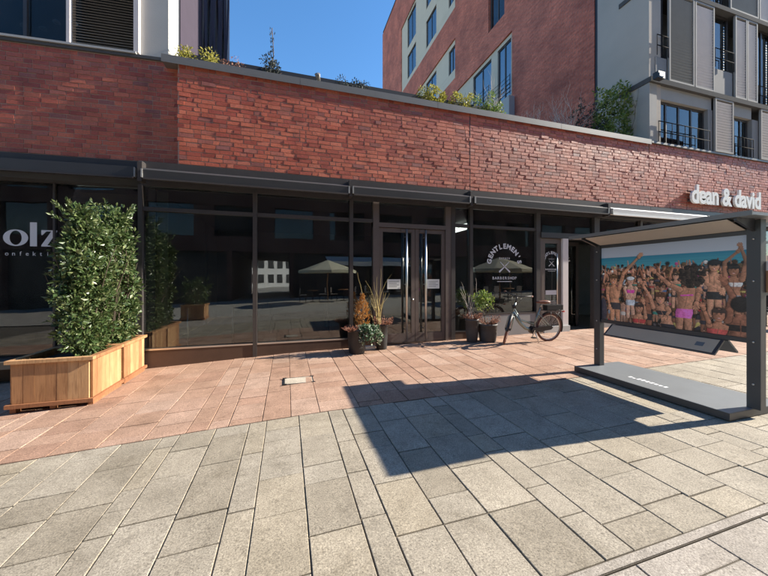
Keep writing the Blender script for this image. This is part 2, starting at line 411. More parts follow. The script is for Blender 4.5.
# ------------------------------------------------------------------ bricks
bm_cache = []
def brick_mesh(L, var):
    key = (L, var)
    for k, me in bm_cache:
        if k == key: return me
    r = random.Random(int(L*1000)*31+var)
    h, d = .0715, .05
    j = lambda: r.uniform(-.0028, .0028)
    vs = [(x*L/2+j(), y, zz*h/2+j()) for y in (0, d) for (x, zz) in ((-1,-1),(1,-1),(1,1),(-1,1))]
    vs = [(x, y+(r.uniform(-.002,.002) if y == 0 else 0), zz) for x, y, zz in vs]
    fs = [(0,1,2,3), (1,0,4,5), (2,1,5,6), (3,2,6,7), (0,3,7,4)]
    me = bpy.data.meshes.new('brick'); me.from_pydata(vs, [], fs); me.update(); me.materials.append(M['brick']); bm_cache.append((key, me)); return me
def brick_field(parent, P0, ang, L, z0, z1, tilt, proud, limit=300, mat='brick', holes=()):
    """P0: left end of the wall line, ang: direction about Z; the wall faces -Y (turned by ang)"""
    dx, dy = math.cos(ang), math.sin(ang); nx, ny = math.sin(ang), -math.cos(ang)
    n = int((z1-z0)/.0833); pitch = (z1-z0)/n
    items = []
    for r_ in range(n):
        s = -random.choice([0, .06, .12, .18]); z = z0+pitch*(r_+.5)
        while s < L-.03:
            l = .24 if random.random() < .72 else .115
            a, b = max(s, 0), min(s+l, L); s += l+.012
            if b-a < .05: continue
            lk = .24 if b-a > .2 else (.115 if b-a < .13 else round(b-a, 2))
            c = (a+b)/2; out = random.uniform(*proud)+(random.uniform(.003, .006) if proud[1] > .004 and random.random() < .12 else 0)
            x, y = P0[0]+dx*c+nx*out, P0[1]+dy*c+ny*out
            p = proj((x, y, z)); size = 0
            if p and -10 < p[0] < 778 and -10 < p[1] < 600:
                q = proj((x+dx*l, y+dy*l, z)); size = abs(q[0]-p[0]) if q else 0
            items.append((size, x, y, z+random.gauss(0, .0012), lk, random.uniform(*tilt), random.randrange(5)))
    items.sort(key=lambda i: -i[0])
    rest = MB()
    for k, (size, x, y, z, l, tl, var) in enumerate(items):
        me = brick_mesh(l, var); rot = ang+R(tl)
        if k < limit and size > 0:
            o = link('brick', me, (x, y, z), parent); o.rotation_euler = (random.gauss(0, .012), 0, rot)
        else:
            ca, sa = math.cos(rot), math.sin(rot); tz = random.gauss(0, .012)
            rest.add([(x+v.co.x*ca-v.co.y*sa, y+v.co.x*sa+v.co.y*ca, z+v.co.z+v.co.y*tz) for v in me.vertices], [tuple(p.vertices) for p in me.polygons])
    if rest.v: rest.build('bricks', M[mat], parent, kind='stuff')

ZB, ZT = 3.71, 5.60
XL = fx(179); XR = fx(649)
# ==================================================================  middle: low shop building
shop = empty('shop_building', ((XL+XR)/2, D+2, g(3)), 'low red brick shop building with long dark glazed front and grey coping', 'building')
bw = MB().box(XL-.02, XR-.01, D+.007, D+.30, ZB-.02, ZT).build('brick_wall', M['mortar'], shop)
XJ = fx(470)
brick_field(bw, (XL, D), 0, XJ-.008-XL, ZB, ZT, (-.5, .9), (0, .0042), 300)
brick_field(bw, (XJ+.008, D), 0, XR-.02-XJ-.008, ZB, ZT, (-.5, .9), (0, .0042), 0)
bx('expansion_joint', M['black'], shop, XJ-.007, XJ+.007, D-.004, D+.02, ZB, ZT)
cpx = [XL-.28, fx(300), fx(437), fx(560), XR+.04]
for a, b in zip(cpx, cpx[1:]):
    m = MB(); m.box(a+.003, b-.003, D-.05, D+.36, ZT+.005, ZT+.115); m.box(a+.003, b-.003, D-.05, D-.042, ZT-.03, ZT+.004)
    m.build('coping', M['coping'], shop)
bx('roof_upstand', M['dark_roof'], shop, XL-.1, fx(512), D+.38, D+.55, ZT-.1, ZT+.46)
bx('roof_deck', M['dark_roof'], shop, XL-.1, XR-.02, D+.55, 34, ZT-.25, ZT-.05)
bx('lintel', M['frame'], shop, XL-.62, XR-.02, D-.06, D+.25, ZB-.16, ZB-.022)
bx('window_head', M['frame'], shop, XL-.62, XR+6.5, D+.03, D+.16, 3.26, ZB-.165)
# interior shell
xi0, xi1 = fx(142)+.05, fx(590)
bx('interior_back_wall', M['dark_in'], shop, xi0, xi1+8, D+6, D+6.15, 0.1, 3.3)
bx('interior_floor', M['floor_in'], shop, xi0-5, xi1+8, D+.12, D+6, .0, .12)
bx('interior_ceiling', M['dark_in'], shop, xi0-5, xi1+8, D+.17, D+6, 3.28, 3.42)
for xx in (fx(140)+.02, fx(452), fx(566)):
    bx('partition_wall', M['dark_in'], shop, xx, xx+.12, D+.3, D+6, .12, 3.28)
# posts / mullions
YG = D+.06                                       # glass plane
ZTR = 2.83
def mull(px0, px1, z0=None, z1=3.26, mat='frame', y0=D-.02, y1=D+.12, par=None):
    a, b = fx(px0), fx(px1)
    return bx('mullion', M[mat], par or shop, a, b, y0, y1, g((a+b)/2)-.03 if z0 is None else z0, z1)
mull(138.2, 142.5); mull(252.8, 257); mull(349.6, 353); mull(451, 455); mull(469.8, 472.6); mull(536, 540)
def pane(px0, px1, z0, z1, par=None, y=YG, mat='glass'):
    return bx('window_pane', M[mat], par or shop, fx(px0)+.004, fx(px1)-.004, y, y+.012, z0, z1)
ZP = .195
for a, b in ((142.5, 252.8), (257, 349.6), (353, 373), (455, 469.8), (472.6, 536)):
    low = ZP if b < 460 else .62 if a > 470 else .22
    bx('transom', M['frame'], shop, fx(a)+.003, fx(b)-.003, D, D+.11, ZTR-.035, ZTR+.035)
    pane(a, b, ZTR+.038, 3.255); pane(a, b, low+.045, ZTR-.038)
    bx('sill_rail', M['steel'] if b < 360 else M['frame'], shop, fx(a)+.003, fx(b)-.003, D-.008, D+.10, low+.012, low+.042)
    bx('plinth', M['plinth'] if a < 470 else M['concrete_d'], shop, fx(a)-.03 if a > 143 else fx(a)+.004, fx(b)+.0, D+.0, D+.14, -.25, low+.008)
# double door
dfx0, dfx1 = fx(373), fx(451)
bx('door_frame_head', M['dframe'], shop, dfx0+.002, dfx1-.002, D-.01, D+.12, 2.70, 2.80)
bx('door_frame_jamb', M['dframe'], shop, dfx0+.002, fx(379), D-.012, D+.125, g(2)-.03, 3.255)
bx('door_frame_jamb', M['dframe'], shop, fx(445.5), dfx1-.002, D-.012, D+.125, g(3.5)-.03, 3.255)
bx('window_pane', M['glass'], shop, fx(379)+.003, fx(445.5)-.003, YG, YG+.012, 2.81, 3.25)
bx('threshold', M['plinth'], shop, fx(379)+.003, fx(445.5)-.003, D-.02, D+.15, -.05, g(3)+.02)
def leaf(xa, xb, hx, nx):
    zf = g(3)+.028
    d = MB()
    d.box(xa, xa+.09, D+.02, D+.08, zf, 2.69); d.box(xb-.09, xb, D+.02, D+.08, zf, 2.69)
    d.box(xa+.09, xb-.09, D+.021, D+.079, zf, zf+.20); d.box(xa+.09, xb-.09, D+.021, D+.079, 2.60, 2.69)
    o = d.build('door', M['dframe'], shop)
    bx('glass_pane', M['glass'], o, xa+.092, xb-.092, D+.045, D+.057, zf+.203, 2.597)
    MB().tube([(hx, D-.09, zf+.06), (hx, D-.09, 2.66)], .026, 14).build('handle', M['steel'], o)
    m = MB()
    for zz in (zf+.3, 1.4, 2.5): m.tube([(hx, D-.09, zz), (hx, D+.03, zz)], .012, 8)
    m.build('handle_bracket', M['steel'], o)
    n = bx('notice', M['paper'], o, nx-.16, nx+.16, D+.038, D+.041, 1.30, 1.52)
    for q in range(4): bx('notice_text', M['ink'], o, nx-.12, nx+.12-.05*(q % 2), D+.0365, D+.0375, 1.465-.04*q, 1.475-.04*q)
    bx('door_closer', M['dframe'], o, xb-.35 if hx > (xa+xb)/2 else xa+.1, xb-.1 if hx > (xa+xb)/2 else xa+.35, D-.005, D+.018, 2.615, 2.67)
mid = fx(415.5)
leaf(fx(379)+.004, mid-.004, fx(406.7, D-.09), fx(394.5)); leaf(mid+.004, fx(445.5)-.004, fx(425.8, D-.09), fx(434))
MB().lathe((mid-.06, D+.01, 1.02), [(.018, 0), (.018, .05)], 10).build('door_lock', M['steel'], shop)
# barber entrance: glazed side door, pale pillar, dark recess
bx('entrance_head', M['cassette'], shop, fx(540)+.004, fx(600), D-.05, D+.3, 2.62, 2.76)
bx('window_pane', M['glass'], shop, fx(540)+.005, fx(600), YG, YG+.012, 2.77, 3.25)
xa, xb = fx(540)+.006, fx(561)
d = MB(); zf = g(7)+.01
d.box(xa, xa+.16, D, D+.07, zf, 2.61); d.box(xb-.12, xb, D, D+.07, zf, 2.61); d.box(xa+.16, xb-.12, D+.001, D+.069, zf, .72); d.box(xa+.16, xb-.12, D+.001, D+.069, 2.48, 2.61)
od = d.build('door', M['dframe'], shop); bx('glass_pane', M['glass'], od, xa+.163, xb-.123, D+.03, D+.042, .723, 2.477)
MB().tube([(xb-.19, D-.06, .8), (xb-.19, D-.06, 2.2)], .014, 10).build('handle', M['steel'], od)
bx('pillar', M['louvre'], shop, fx(561)+.004, fx(566.5), D-.06, D+.12, g(7)-.02, 2.615)
bx('pillar_base', M['concrete'], shop, fx(541)+.01, fx(566.5)+.01, D-.11, D-.062, g(7)-.03, g(7)+.16)
# recessed dark doorway and the rest of the front behind the display stand
bx('doorway_side', M['dark_in'], shop, fx(567)+.02, fx(567)+.06, D+.13, D+1.6, .1, 2.6)
xa, xb = fx(568)+.03, fx(594)
rd = MB(); rd.box(xa, xa+.08, D+.5, D+.56, .12, 2.6); rd.box(xb-.08, xb, D+.5, D+.56, .12, 2.6); rd.box(xa+.08, xb-.08, D+.501, D+.559, 2.5, 2.6)
ord_ = rd.build('door', M['frame'], shop); bx('glass_pane', M['glass'], ord_, xa+.083, xb-.083, D+.52, D+.532, .13, 2.497)
mull(594, 599, z1=3.255)
mx = [599, 640, 690, 735, 775, 815]
for a, b in zip(mx, mx[1:]):
    bx('window_pane', M['glass'], shop, fx(a)+.09, fx(b)-.004, YG, YG+.012, .42, ZTR-.04); bx('window_pane', M['glass'], shop, fx(a)+.09, fx(b)-.004, YG, YG+.012, ZTR+.04, 3.25)
    bx('transom', M['frame'], shop, fx(a)+.09, fx(b)-.003, D, D+.11, ZTR-.035, ZTR+.035)
    bx('plinth', M['concrete_d'], shop, fx(a)+.09, fx(b)-.003, D, D+.13, 0, .40)
    bx('mullion', M['frame'], shop, fx(b), fx(b)+.086, D-.02, D+.12, .1, 3.255)

# lettering: outline text turned into flat or solid geometry
def text_geo(body, size, extrude=0, offset=0, align='CENTER'):
    cu = bpy.data.curves.new('t', 'FONT'); cu.body = body; cu.size = size; cu.extrude = extrude; cu.offset = offset; cu.align_x = align; cu.resolution_u = 3
    o = bpy.data.objects.new('t', cu); COL.objects.link(o)
    dg = bpy.context.evaluated_depsgraph_get(); me = bpy.data.meshes.new_from_object(o.evaluated_get(dg))
    vs = [tuple(v.co) for v in me.vertices]; fs = [tuple(p.vertices) for p in me.polygons]
    bpy.data.objects.remove(o); bpy.data.curves.remove(cu); bpy.data.meshes.remove(me)
    return vs, fs
def put_text(mb, body, size, X, Y, Z, rot=0, ang=0, **k):
    vs, fs = text_geo(body, size, **k)
    cr, sr = math.cos(rot), math.sin(rot); dx, dy = math.cos(ang), math.sin(ang)
    out = []
    for x, y, z in vs:
        x, y = x*cr-y*sr, x*sr+y*cr
        out.append((X+x*dx+z*math.sin(ang), Y+x*dy-z*math.cos(ang), Z+y))
    mb.add(out, fs)
def barber_logo(cx, zc_, r, size, Y, par, name):
    word = "GENTLEMEN'S"; n = len(word)
    for i, ch_ in enumerate(word):
        a = R(82)-R(164)*i/(n-1); m = MB()
        put_text(m, ch_, size, cx-math.sin(a)*r, Y, zc_+math.cos(a)*r, rot=a, offset=.006*size/.15); m.build(name, M['decal'], par)
    for i, ch_ in enumerate('BARBER'):
        m = MB(); put_text(m, ch_, size*.42, cx+(i-2.5)*size*.33, Y, zc_+r*.30); m.build(name, M['decal'], par)
    for s_ in (-1, 1):
        m = MB()
        m.add([(cx-s_*r*.36, Y, zc_+r*.14), (cx-s_*r*.31, Y, zc_+r*.14), (cx+s_*r*.14, Y, zc_-r*.24), (cx+s_*r*.44, Y, zc_-r*.46), (cx+s_*r*.38, Y, zc_-r*.56), (cx+s_*r*.06, Y, zc_-r*.27)], [(0,1,2,3,4,5)])
        m.build('razor_emblem', M['decal'], par)
    for i, ch_ in enumerate('BARBERSHOP'):
        m = MB(); put_text(m, ch_, size*.56, cx+(i-4.5)*size*.43, Y, zc_-r*.98, offset=.002); m.build(name, M['decal'], par)
    bx('underline', M['decal'], par, cx-r*.55, cx+r*.55, Y-.0015, Y+.0015, zc_-r*1.14, zc_-r*1.10)
lx = fx(506); barber_logo(lx, zpx(264, lx, D), .40, .175, YG-.006, shop, 'window_letter')
lx = fx(552.3); barber_logo(lx, zpx(262, lx, D), .22, .10, D+.024, od, 'door_letter')
bx('opening_hours', M['decal'], od, lx-.2, lx+.2, D+.022, D+.024, 1.10, 1.22)
for k in range(4): bx('hours_line', M['decal'], od, lx-.24, lx+.24, D+.022, D+.024, .92-.05*k, .932-.05*k)
lx = fx(577); barber_logo(lx, zpx(262, lx, D+.5), .24, .10, D+.515, ord_, 'door_letter')

# ==================================================================  left: apartment building over the 'olz' shop
RA = R(-4.0)                                      # the left front turns away by four degrees
P_end = Vector((XL-.025, D+.20)); LWn = 9.0
ldir = Vector((math.cos(RA), math.sin(RA)))       # pointing right
P_start = P_end-ldir*LWn
def lp(s, out=0):                                 # point s metres left of the corner, `out` metres proud of the wall
    p = P_end-ldir*s; n = Vector((math.sin(RA), -math.cos(RA))); p = p+n*out; return p
def lsx(px):                                      # distance s from the corner where the pixel column meets the left front
    a, b = ray(px); # k*(a,b) = P_end - ldir*s
    det = a*ldir.y-b*ldir.x
    # a k + ldir.x s = Pex ; b k + ldir.y s = Pey
    k = (P_end.x*ldir.y-P_end.y*ldir.x)/det
    return (P_end.x-a*k)/ldir.x if abs(ldir.x) > .1 else 0
def lbox(name, mat, parent, s0, s1, o0, o1, z0, z1, **kw):
    s0, s1 = min(s0, s1), max(s0, s1); c = lp((s0+s1)/2, (o0+o1)/2)
    return MB().obox((c.x, c.y, (z0+z1)/2), (ldir.x, ldir.y, 0), (-ldir.y, ldir.x, 0), (0,0,1), (s1-s0)/2, abs(o1-o0)/2, (z1-z0)/2).build(name, mat, parent, **kw)
left = empty('apartment_building', (P_start.x+3, P_start.y+4, g(-6)), 'pale apartment building over a brick shop front, louvred and dark windows above', 'building')
ZBL, ZTL = 3.77, 5.72
lw = lbox('brick_wall', M['mortar'], left, .0, LWn, -.30, -.006, ZBL-.02, ZTL)
brick_field(lw, (P_start.x, P_start.y), RA, LWn-.005, ZBL, ZTL-.01, (-.5, .5), (-.003, .004), 300)
lbox('string_course', M['slab'], left, -.02, LWn, -.3, .03, ZTL+.002, ZTL+.06)
lbox('window_sill', M['concrete'], left, lsx(137), LWn, -.2, .05, ZTL+.063, ZTL+.10)
s68, s70, s135, s139, s168 = lsx(67.5), lsx(70), lsx(134), lsx(139), lsx(167)
lbox('upper_wall', M['concrete'], left, lsx(137)+.01, LWn, -.5, -.2, 8.2, 12)
ZU0, ZU1 = ZTL+.104, 8.2
for a, b in ((s68, lsx(22)), (lsx(22)+.06, lsx(-30)), (lsx(-30)+.06, LWn)):
    lbox('window_pane', M['glass_dark'], left, a+.01, b, -.16, -.148, ZU0, ZU1)
    lbox('window_mullion', M['frame'], left, b+.003, b+.057, -.2, -.1, ZU0, ZU1)
lbox('upper_room', M['dark_in'], left, s68, LWn, -2.0, -1.9, ZU0, ZU1)
lbox('upper_room_floor', M['dark_in'], left, s68, LWn, -1.9, -.3, ZU0-.3, ZU0-.02)
for k in range(4):                                 # small pale things on the sill board inside
    pass
lv = lbox('shutter_frame', M['louvre'], left, s70-.005, s68+.01, -.14, .02, ZU0, ZU1)
lbox('shutter_frame', M['louvre'], left, s139, s135, -.14, .02, ZU0, ZU1)
ns = 46
for k in range(ns):
    zz = ZU0+.03+k*(ZU1-ZU0-.05)/ns; c = lp((s70+s135)/2, -.06)
    MB().obox((c.x, c.y, zz), (ldir.x, ldir.y, 0), Vector((-ldir.y*.8, ldir.x*.8, .6)), Vector((ldir.y*.6, -ldir.x*.6, .8)), (s70-s135)/2-.006, .028, .003).build('shutter_slat', M['louvre_d'], left)
lbox('upper_wall', M['dark_in'], left, s135, s70, -.35, -.3, ZU0, ZU1)
xs_ = lp(s168).x
lbox('corner_pier', M['concrete'], left, s168, s139-.006, -.55, -.06, ZTL+.0, 14)
# east flank along the roof terrace (facing +X)
XE = lp(s168).x-.06
bx('flank_wall', M['concrete_d'], left, XE-.3, XE-.02, D+.75, 14.2, ZT-.2, 14)
bx('flank_strip', M['purple'], left, XE-.02, XE+.02, 8.1, 10.0, ZT, 14)
bx('flank_strip', M['black'], left, XE-.02, XE+.012, 7.75, 8.09, ZT, 14)  # black strip: the shade of the recess put into the colour
for k in range(11):
    y = 10.1+k*.36
    m = MB(); pts = []
    for i in range(9):
        w = .05*math.sin(i*1.9+k)
        pts.append((XE+.05+.05*math.sin(i*.8+k*2.1), y+w))
    n = len(pts)
    zz = [ZT-.05+i*1.1 for i in range(n)]
    m.add([(pts[i][0]+e*.012, pts[i][1]+dyy, zz[i]) for i in range(n) for (e, dyy) in ((0, -.15), (3, 0), (0, .15))],
          [(3*i+j, 3*i+j+1, 3*i+j+4, 3*i+j+3) for i in range(n-1) for j in range(2)])
    m.build('drape', M['fabric_d'], left)
bx('flank_post', M['louvre'], left, XE-.05, XE+.06, 14.0, 14.2, ZT, 14)
# 'olz' shop front below
lbox('lintel', M['frame'], left, .62, LWn, -.2, .05, ZBL-.2, ZBL-.022)
lbox('window_head', M['frame'], left, .66, LWn, -.16, -.03, 3.27, ZBL-.203)
for a, b in ((.66, 2.05), (2.09, 3.5), (3.54, 6.0), (6.04, LWn)):
    lbox('window_pane', M['glass'], left, a, b, -.07, -.058, .15, 3.265)
    lbox('mullion', M['frame'], left, b+.004, b+.036, -.1, -.02, .0, 3.265)
lbox('sill_rail', M['frame'], left, .66, LWn, -.1, -.01, .08, .147)
lbox('plinth', M['plinth'], left, .66, LWn, -.12, .0, -.4, .077)
lbox('interior_ceiling', M['tan_in'], left, .8, LWn, -1.5, -.5, 3.14, 3.24)
lbox('interior_back_wall', M['dark_in'], left, .7, LWn, -4.2, -4.0, -.3, 3.3)
lbox('interior_floor', M['floor_in'], left, .7, LWn, -4.0, -.13, -.45, -.25)
lbox('spot_rail', M['black'], left, 1.6, 2.0, -.9, -.8, 3.02, 3.10)
# serif lettering
def glyph_o(m, s_, z0, w, h, out):
    n = 28; o_, i_ = [], []
    for k in range(n):
        t = 2*PI*k/n
        o_.append((s_-w/2*math.cos(t), z0+h/2+h/2*math.sin(t))); i_.append((s_-w*.24*math.cos(t), z0+h/2+h*.43*math.sin(t)))
    vs = []
    for (s0, zz) in o_+i_:
        p = lp(s0, out); vs.append((p.x, p.y, zz))
    m.add(vs, [(k, (k+1) % n, n+(k+1) % n, n+k) for k in range(n)])
def glyph_poly(m, pts, out):
    vs = []
    for (s0, zz) in pts: p = lp(s0, out); vs.append((p.x, p.y, zz))
    m.add(vs, [tuple(range(len(pts)))])
so_, sl_, sz_ = lsx(13), lsx(31), lsx(47)
zb = 2.02; m = MB(); OUT = -.052
def zl(y, px):
    a, b = ray(px); s0 = lsx(px); p = lp(s0); return CAMZ-(y-HZ)/FPX*zc_at(p.x, p.y)
zb = zl(246, 30); xh = zl(229, 16)-zb; asc = zl(222, 36)-zb
glyph_o(m, so_, zb, abs(lsx(3)-lsx(28.5)), xh, OUT); m.build('window_lettering', M['decal'], left)
w = abs(lsx(33)-lsx(40))
m = MB(); glyph_poly(m, [(sl_+w/2, zb), (sl_-w/2, zb), (sl_-w/2, zb+asc), (sl_+w/2, zb+asc)], OUT); m.build('window_lettering', M['decal'], left)
w = abs(lsx(46)-lsx(62)); m = MB()
glyph_poly(m, [(sz_+w/2, zb+xh), (sz_-w/2, zb+xh), (sz_-w/2, zb+xh*.93), (sz_+w*.18, zb+xh*.93), (sz_+w*.42, zb+xh*.7), (sz_+w*.5, zb+xh*.7)], OUT)
glyph_poly(m, [(sz_-w*.12, zb+xh*.93), (sz_-w/2, zb+xh*.93), (sz_+w*.12, zb+xh*.07), (sz_+w/2, zb+xh*.07)], OUT)
glyph_poly(m, [(sz_+w/2, zb), (sz_-w/2, zb), (sz_-w*.5, zb+xh*.32), (sz_-w*.42, zb+xh*.32), (sz_-w*.2, zb+xh*.07), (sz_+w/2, zb+xh*.07)], OUT)
m.build('window_lettering', M['decal'], left)
zk = zl(255.5, 30)
for i, ch_ in enumerate('onfektion'):
    px = 4+i*6.9; p = lp(lsx(px), OUT); m = MB(); put_text(m, ch_, .105, p.x, p.y, zk, ang=RA); m.build('window_lettering', M['decal'], left)

# ==================================================================  right: brick apartment block
XC = XR
right = empty('apartment_block', (XC+6, D+12, g(15)), 'tall dark red brick apartment block with cream window bands and louvred grey street front', 'building')
# street-front brick band
rw = MB().box(XC+.01, 26, D+.007, D+.3, ZB-.02, ZT+.02).build('brick_wall', M['mortar'], right)
brick_field(rw, (XC+.012, D), 0, 26-XC-.03, ZB, ZT+.02, (-.5, .9), (0, .0042), 0)
bx('sill_course', M['coping'], right, XC+.05, 26, D-.05, D+.35, ZT+.025, ZT+.08)
bx('lintel', M['frame'], right, XC-.01, 26, D-.06, D+.25, ZB-.16, ZB-.022)
# flank facing -X
ZR = 29.4; Y8 = yx(597, XC); YE = 34.8
bx('flank_concrete', simple('flank_render', (.46,.41,.355), .9, var=.18, scale=.9, bmp=.15), right, XC, XC+.5, D+.0, Y8-.02, ZT+.12, 14)
bx('corner_pier', M['front_grey'], right, XC-.01, fx(656), D-.02, D+.35, ZT+.085, 7.44)
bx('flank_joint', M['black'], right, XC+.05, XC+.4, Y8-.019, Y8+.12, ZT, ZR)
# brick flank built as pieces round the window bands
Y13 = 13.1; Y18 = 18.6; Y29 = 28.9
zs = [ZT-.2]
def fb(y0, y1, z0, z1, name='flank_brick'): return bx(name, M['brick_far'], right, XC+.02, XC+.5, y0, y1, z0, z1)
fb(Y8+.12, Y13, ZT-.2, ZR)
fb(Y13, Y18, 13.6, 14.85); fb(Y13+1.9, Y18, 14.85, 17.4); fb(Y13, Y13+.55, 14.85, 17.4); fb(Y13, Y18, 17.4, ZR); fb(Y13, Y18, ZT-.2, 10.4)
fb(Y18, 26.2, ZT-.2, 14.6); fb(Y18, 26.2, 17.2, 19.2); fb(26.2, Y29, ZT-.2, 19.2); fb(Y18, Y29, 25.4, ZR); fb(Y29, YE, ZT-.2, ZR)
bx('roof_coping', M['dark_roof'], right, XC-.02, XC+.6, D+2, YE+.02, ZR, ZR+.12)
def band(y0, y1, z0, z1, wins):
    """cream recessed band with windows cut out of it"""
    ys = sorted(set([y0, y1]+[w[0] for w in wins]+[w[1] for w in wins])); zs = sorted(set([z0, z1]+[w[2] for w in wins]+[w[3] for w in wins]))
    for a, b in zip(ys, ys[1:]):
        for c, d in zip(zs, zs[1:]):
            if not any(w[0] <= a and b <= w[1] and w[2] <= c and d <= w[3] for w in wins):
                bx('facade_panel', M['cream'], right, XC+.10, XC+.40, a+.004, b-.004, c+.004, d-.004)
    for (a, b, c, d) in wins:
        f = MB(); f.box(XC+.16, XC+.24, a+.005, a+.075, c+.005, d-.005); f.box(XC+.16, XC+.24, b-.075, b-.005, c+.005, d-.005); f.box(XC+.16, XC+.24, (a+b)/2-.035, (a+b)/2+.035, c+.005, d-.005)
        f.box(XC+.161, XC+.239, a+.075, b-.075, c+.005, c+.075); f.box(XC+.161, XC+.239, a+.075, b-.075, d-.075, d-.005)
        w = f.build('window', M['frame'], right); bx('pane', M['glass_sky'], w, XC+.19, XC+.202, a+.03, b-.03, c+.03, d-.03)
        bx('window_back', M['dark_in'], w, XC+.9, XC+.95, a-.3, b+.3, c-.2, d+.2)
band(Y18, Y29, 19.2, 25.4, [(18.7, 19.6, 19.9, 21.8), (21.5, 23.3, 19.7, 21.8), (25.4, 27.4, 19.7, 21.8), (18.7, 19.6, 22.8, 24.9), (21.5, 23.3, 22.8, 25.2), (25.4, 27.4, 22.5, 25.2)])
band(Y18, 26.2, 14.6, 17.2, [(18.7, 19.6, 15.3, 16.9), (21.5, 23.3, 15.0, 16.9)])
band(Y13, Y18, 10.4, 13.6, [(13.25, 14.3, 10.6, 13.4), (14.85, 16.6, 11.0, 13.4)])
m = MB(); m.box(XC+.16, XC+.24, Y13+.56, Y13+1.89, 14.86, 14.95); m.box(XC+.16, XC+.24, Y13+.56, Y13+.66, 14.95, 17.39); m.box(XC+.16, XC+.24, Y13+1.2, Y13+1.27, 14.95, 17.39); m.box(XC+.16, XC+.24, Y13+1.8, Y13+1.89, 14.95, 17.39)
w = m.build('window', M['frame'], right); bx('pane', M['glass_up'], w, XC+.19, XC+.2, Y13+.6, Y13+1.85, 14.9, 17.37); bx('blind', M['cream'], w, XC+.3, XC+.32, Y13+.6, Y13+1.85, 14.9, 17.3)
for (y0, y1, z) in ((13.15, 14.5, 10.55), (14.85, 16.6, 11.0)):                    # balcony rails
    m = MB()
    for k in range(5): m.tube([(XC-.05, y0, z+.12+k*.2), (XC-.05, y1, z+.12+k*.2)], .012, 6)
    m.tube([(XC-.05, y0, z), (XC-.05, y0, z+.95)], .018, 6); m.tube([(XC-.05, y1, z), (XC-.05, y1, z+.95)], .018, 6)
    m.build('balcony_rail', M['matt_black'], right)
bx('balcony_slab', M['concrete'], right, XC-.3, XC+.1, 12.9, 14.2, 9.2, 10.3)
# body behind so that nothing shows through
bx('core', M['dark_in'], right, XC+1.0, 40, D+1.2, YE-.3, ZT-.3, ZR-.1)
bx('gable_wall', M['brick_far'], right, XC+.02, 40, YE, YE+.3, ZT-.2, ZR)
# street front, louvres and windows
bx('front_slab', M['slab'], right, XC-.03, 26, D-.08, D+.9, 7.45, 7.60)
bx('front_slab', M['slab'], right, XC-.03, 26, D-.08, D+.9, 10.38, 10.52)
bx('front_slab', M['slab'], right, XC-.03, 26, D-.08, D+.9, 13.3, 13.45)
for z0, z1 in ((ZT+.08, 7.45), (7.6, 10.38), (10.52, 13.3)):
    bx('front_back_wall', M['concrete_d'], right, XC+.5, 26, D+.62, D+.8, z0, z1)
def louv(px0, px1, z0, z1, mat='louvre', y=D-.04):
    a, b = fx(px0), fx(px1)
    f = MB()
    for (p, q) in ((a, a+.05), (b-.05, b)): f.box(p, q, y-.03, y+.03, z0, z1)
    f.box(a+.05, b-.05, y-.029, y+.029, z0, z0+.05); f.box(a+.05, b-.05, y-.029, y+.029, z1-.05, z1)
    o = f.build('louvre_panel', M['front_grey'], right)
    m = MB(); n = int((z1-z0-.1)/.09)
    for k in range(n):
        zz = z0+.09+k*.09; m.obox(((a+b)/2, y, zz), (1,0,0), (0,-.34,.94), (0,-.94,-.34), (b-a)/2-.052, .034, .004)
    m.build('louvre_slats', M[mat], o, kind='stuff')
    bx('louvre_backing', M['slab'], o, a+.052, b-.052, y+.06, y+.07, z0+.052, z1-.052)
def fwin(px0, px1, z0, z1, n, y=D+.14):
    a, b = fx(px0), fx(px1); m = MB()
    for k in range(n+1):
        x = a+(b-a)*k/n; m.box(x-.03, x+.03, y-.03, y+.03, z0, z1)
    for k in range(n):
        x0 = a+(b-a)*k/n+.03; x1 = a+(b-a)*(k+1)/n-.03; m.box(x0, x1, y-.029, y+.029, z0, z0+.06); m.box(x0, x1, y-.029, y+.029, z1-.06, z1)
    o = m.build('window', M['frame'], right)
    for k in range(n):
        x0 = a+(b-a)*k/n+.03; x1 = a+(b-a)*(k+1)/n-.03; bx('pane', M['glass_up'], o, x0, x1, y-.005, y+.006, z0+.06, z1-.06)
    r = MB()
    for zz in (z0+.3, z0+.62): r.tube([(a, y-.2, zz), (b, y-.2, zz)], .014, 6)
    for k in range(2*n+1): x = a+(b-a)*k/(2*n); r.tube([(x, y-.2, z0), (x, y-.2, z0+.62)], .010, 6)
    r.build('window_rail', M['matt_black'], o)
bx('front_beam', M['front_grey'], right, fx(656)+.003, fx(712), D+.02, D+.5, 7.05, 7.447)
fwin(656.5, 707.5, ZT+.09, 7.04, 4); bx('front_pier', M['concrete_d'], right, fx(708), fx(712.5), D+.0, D+.6, ZT+.085, 7.045)
louv(713, 731, ZT+.09, 7.44); bx('front_beam', M['front_grey'], right, fx(731.5), fx(752), D+.02, D+.5, 7.05, 7.447); fwin(732, 751, ZT+.09, 7.04, 3); bx('front_pier', M['concrete_d'], right, fx(752), fx(758), D, D+.6, ZT+.085, 7.045)
louv(758.5, 776, ZT+.09, 7.44); fwin(778, 800, ZT+.09, 7.04, 3)
fwin(655, 666, 8.3, 10.37, 1); bx('balcony_panel', M['concrete_d'], right, fx(655), fx(666), D-.02, D+.03, 7.605, 8.28)
louv(667, 692, 7.61, 10.37, 'louvre_d'); louv(693, 712, 7.61, 10.37); fwin(713, 731.5, 8.45, 10.37, 1); bx('balcony_panel', M['concrete_d'], right, fx(713), fx(731.5), D-.02, D+.03, 7.605, 8.43)
louv(733, 744.5, 7.61, 10.37); louv(745, 755, 7.61, 10.37); fwin(756, 775, 7.61, 10.37, 2); louv(776, 790, 7.61, 10.37)
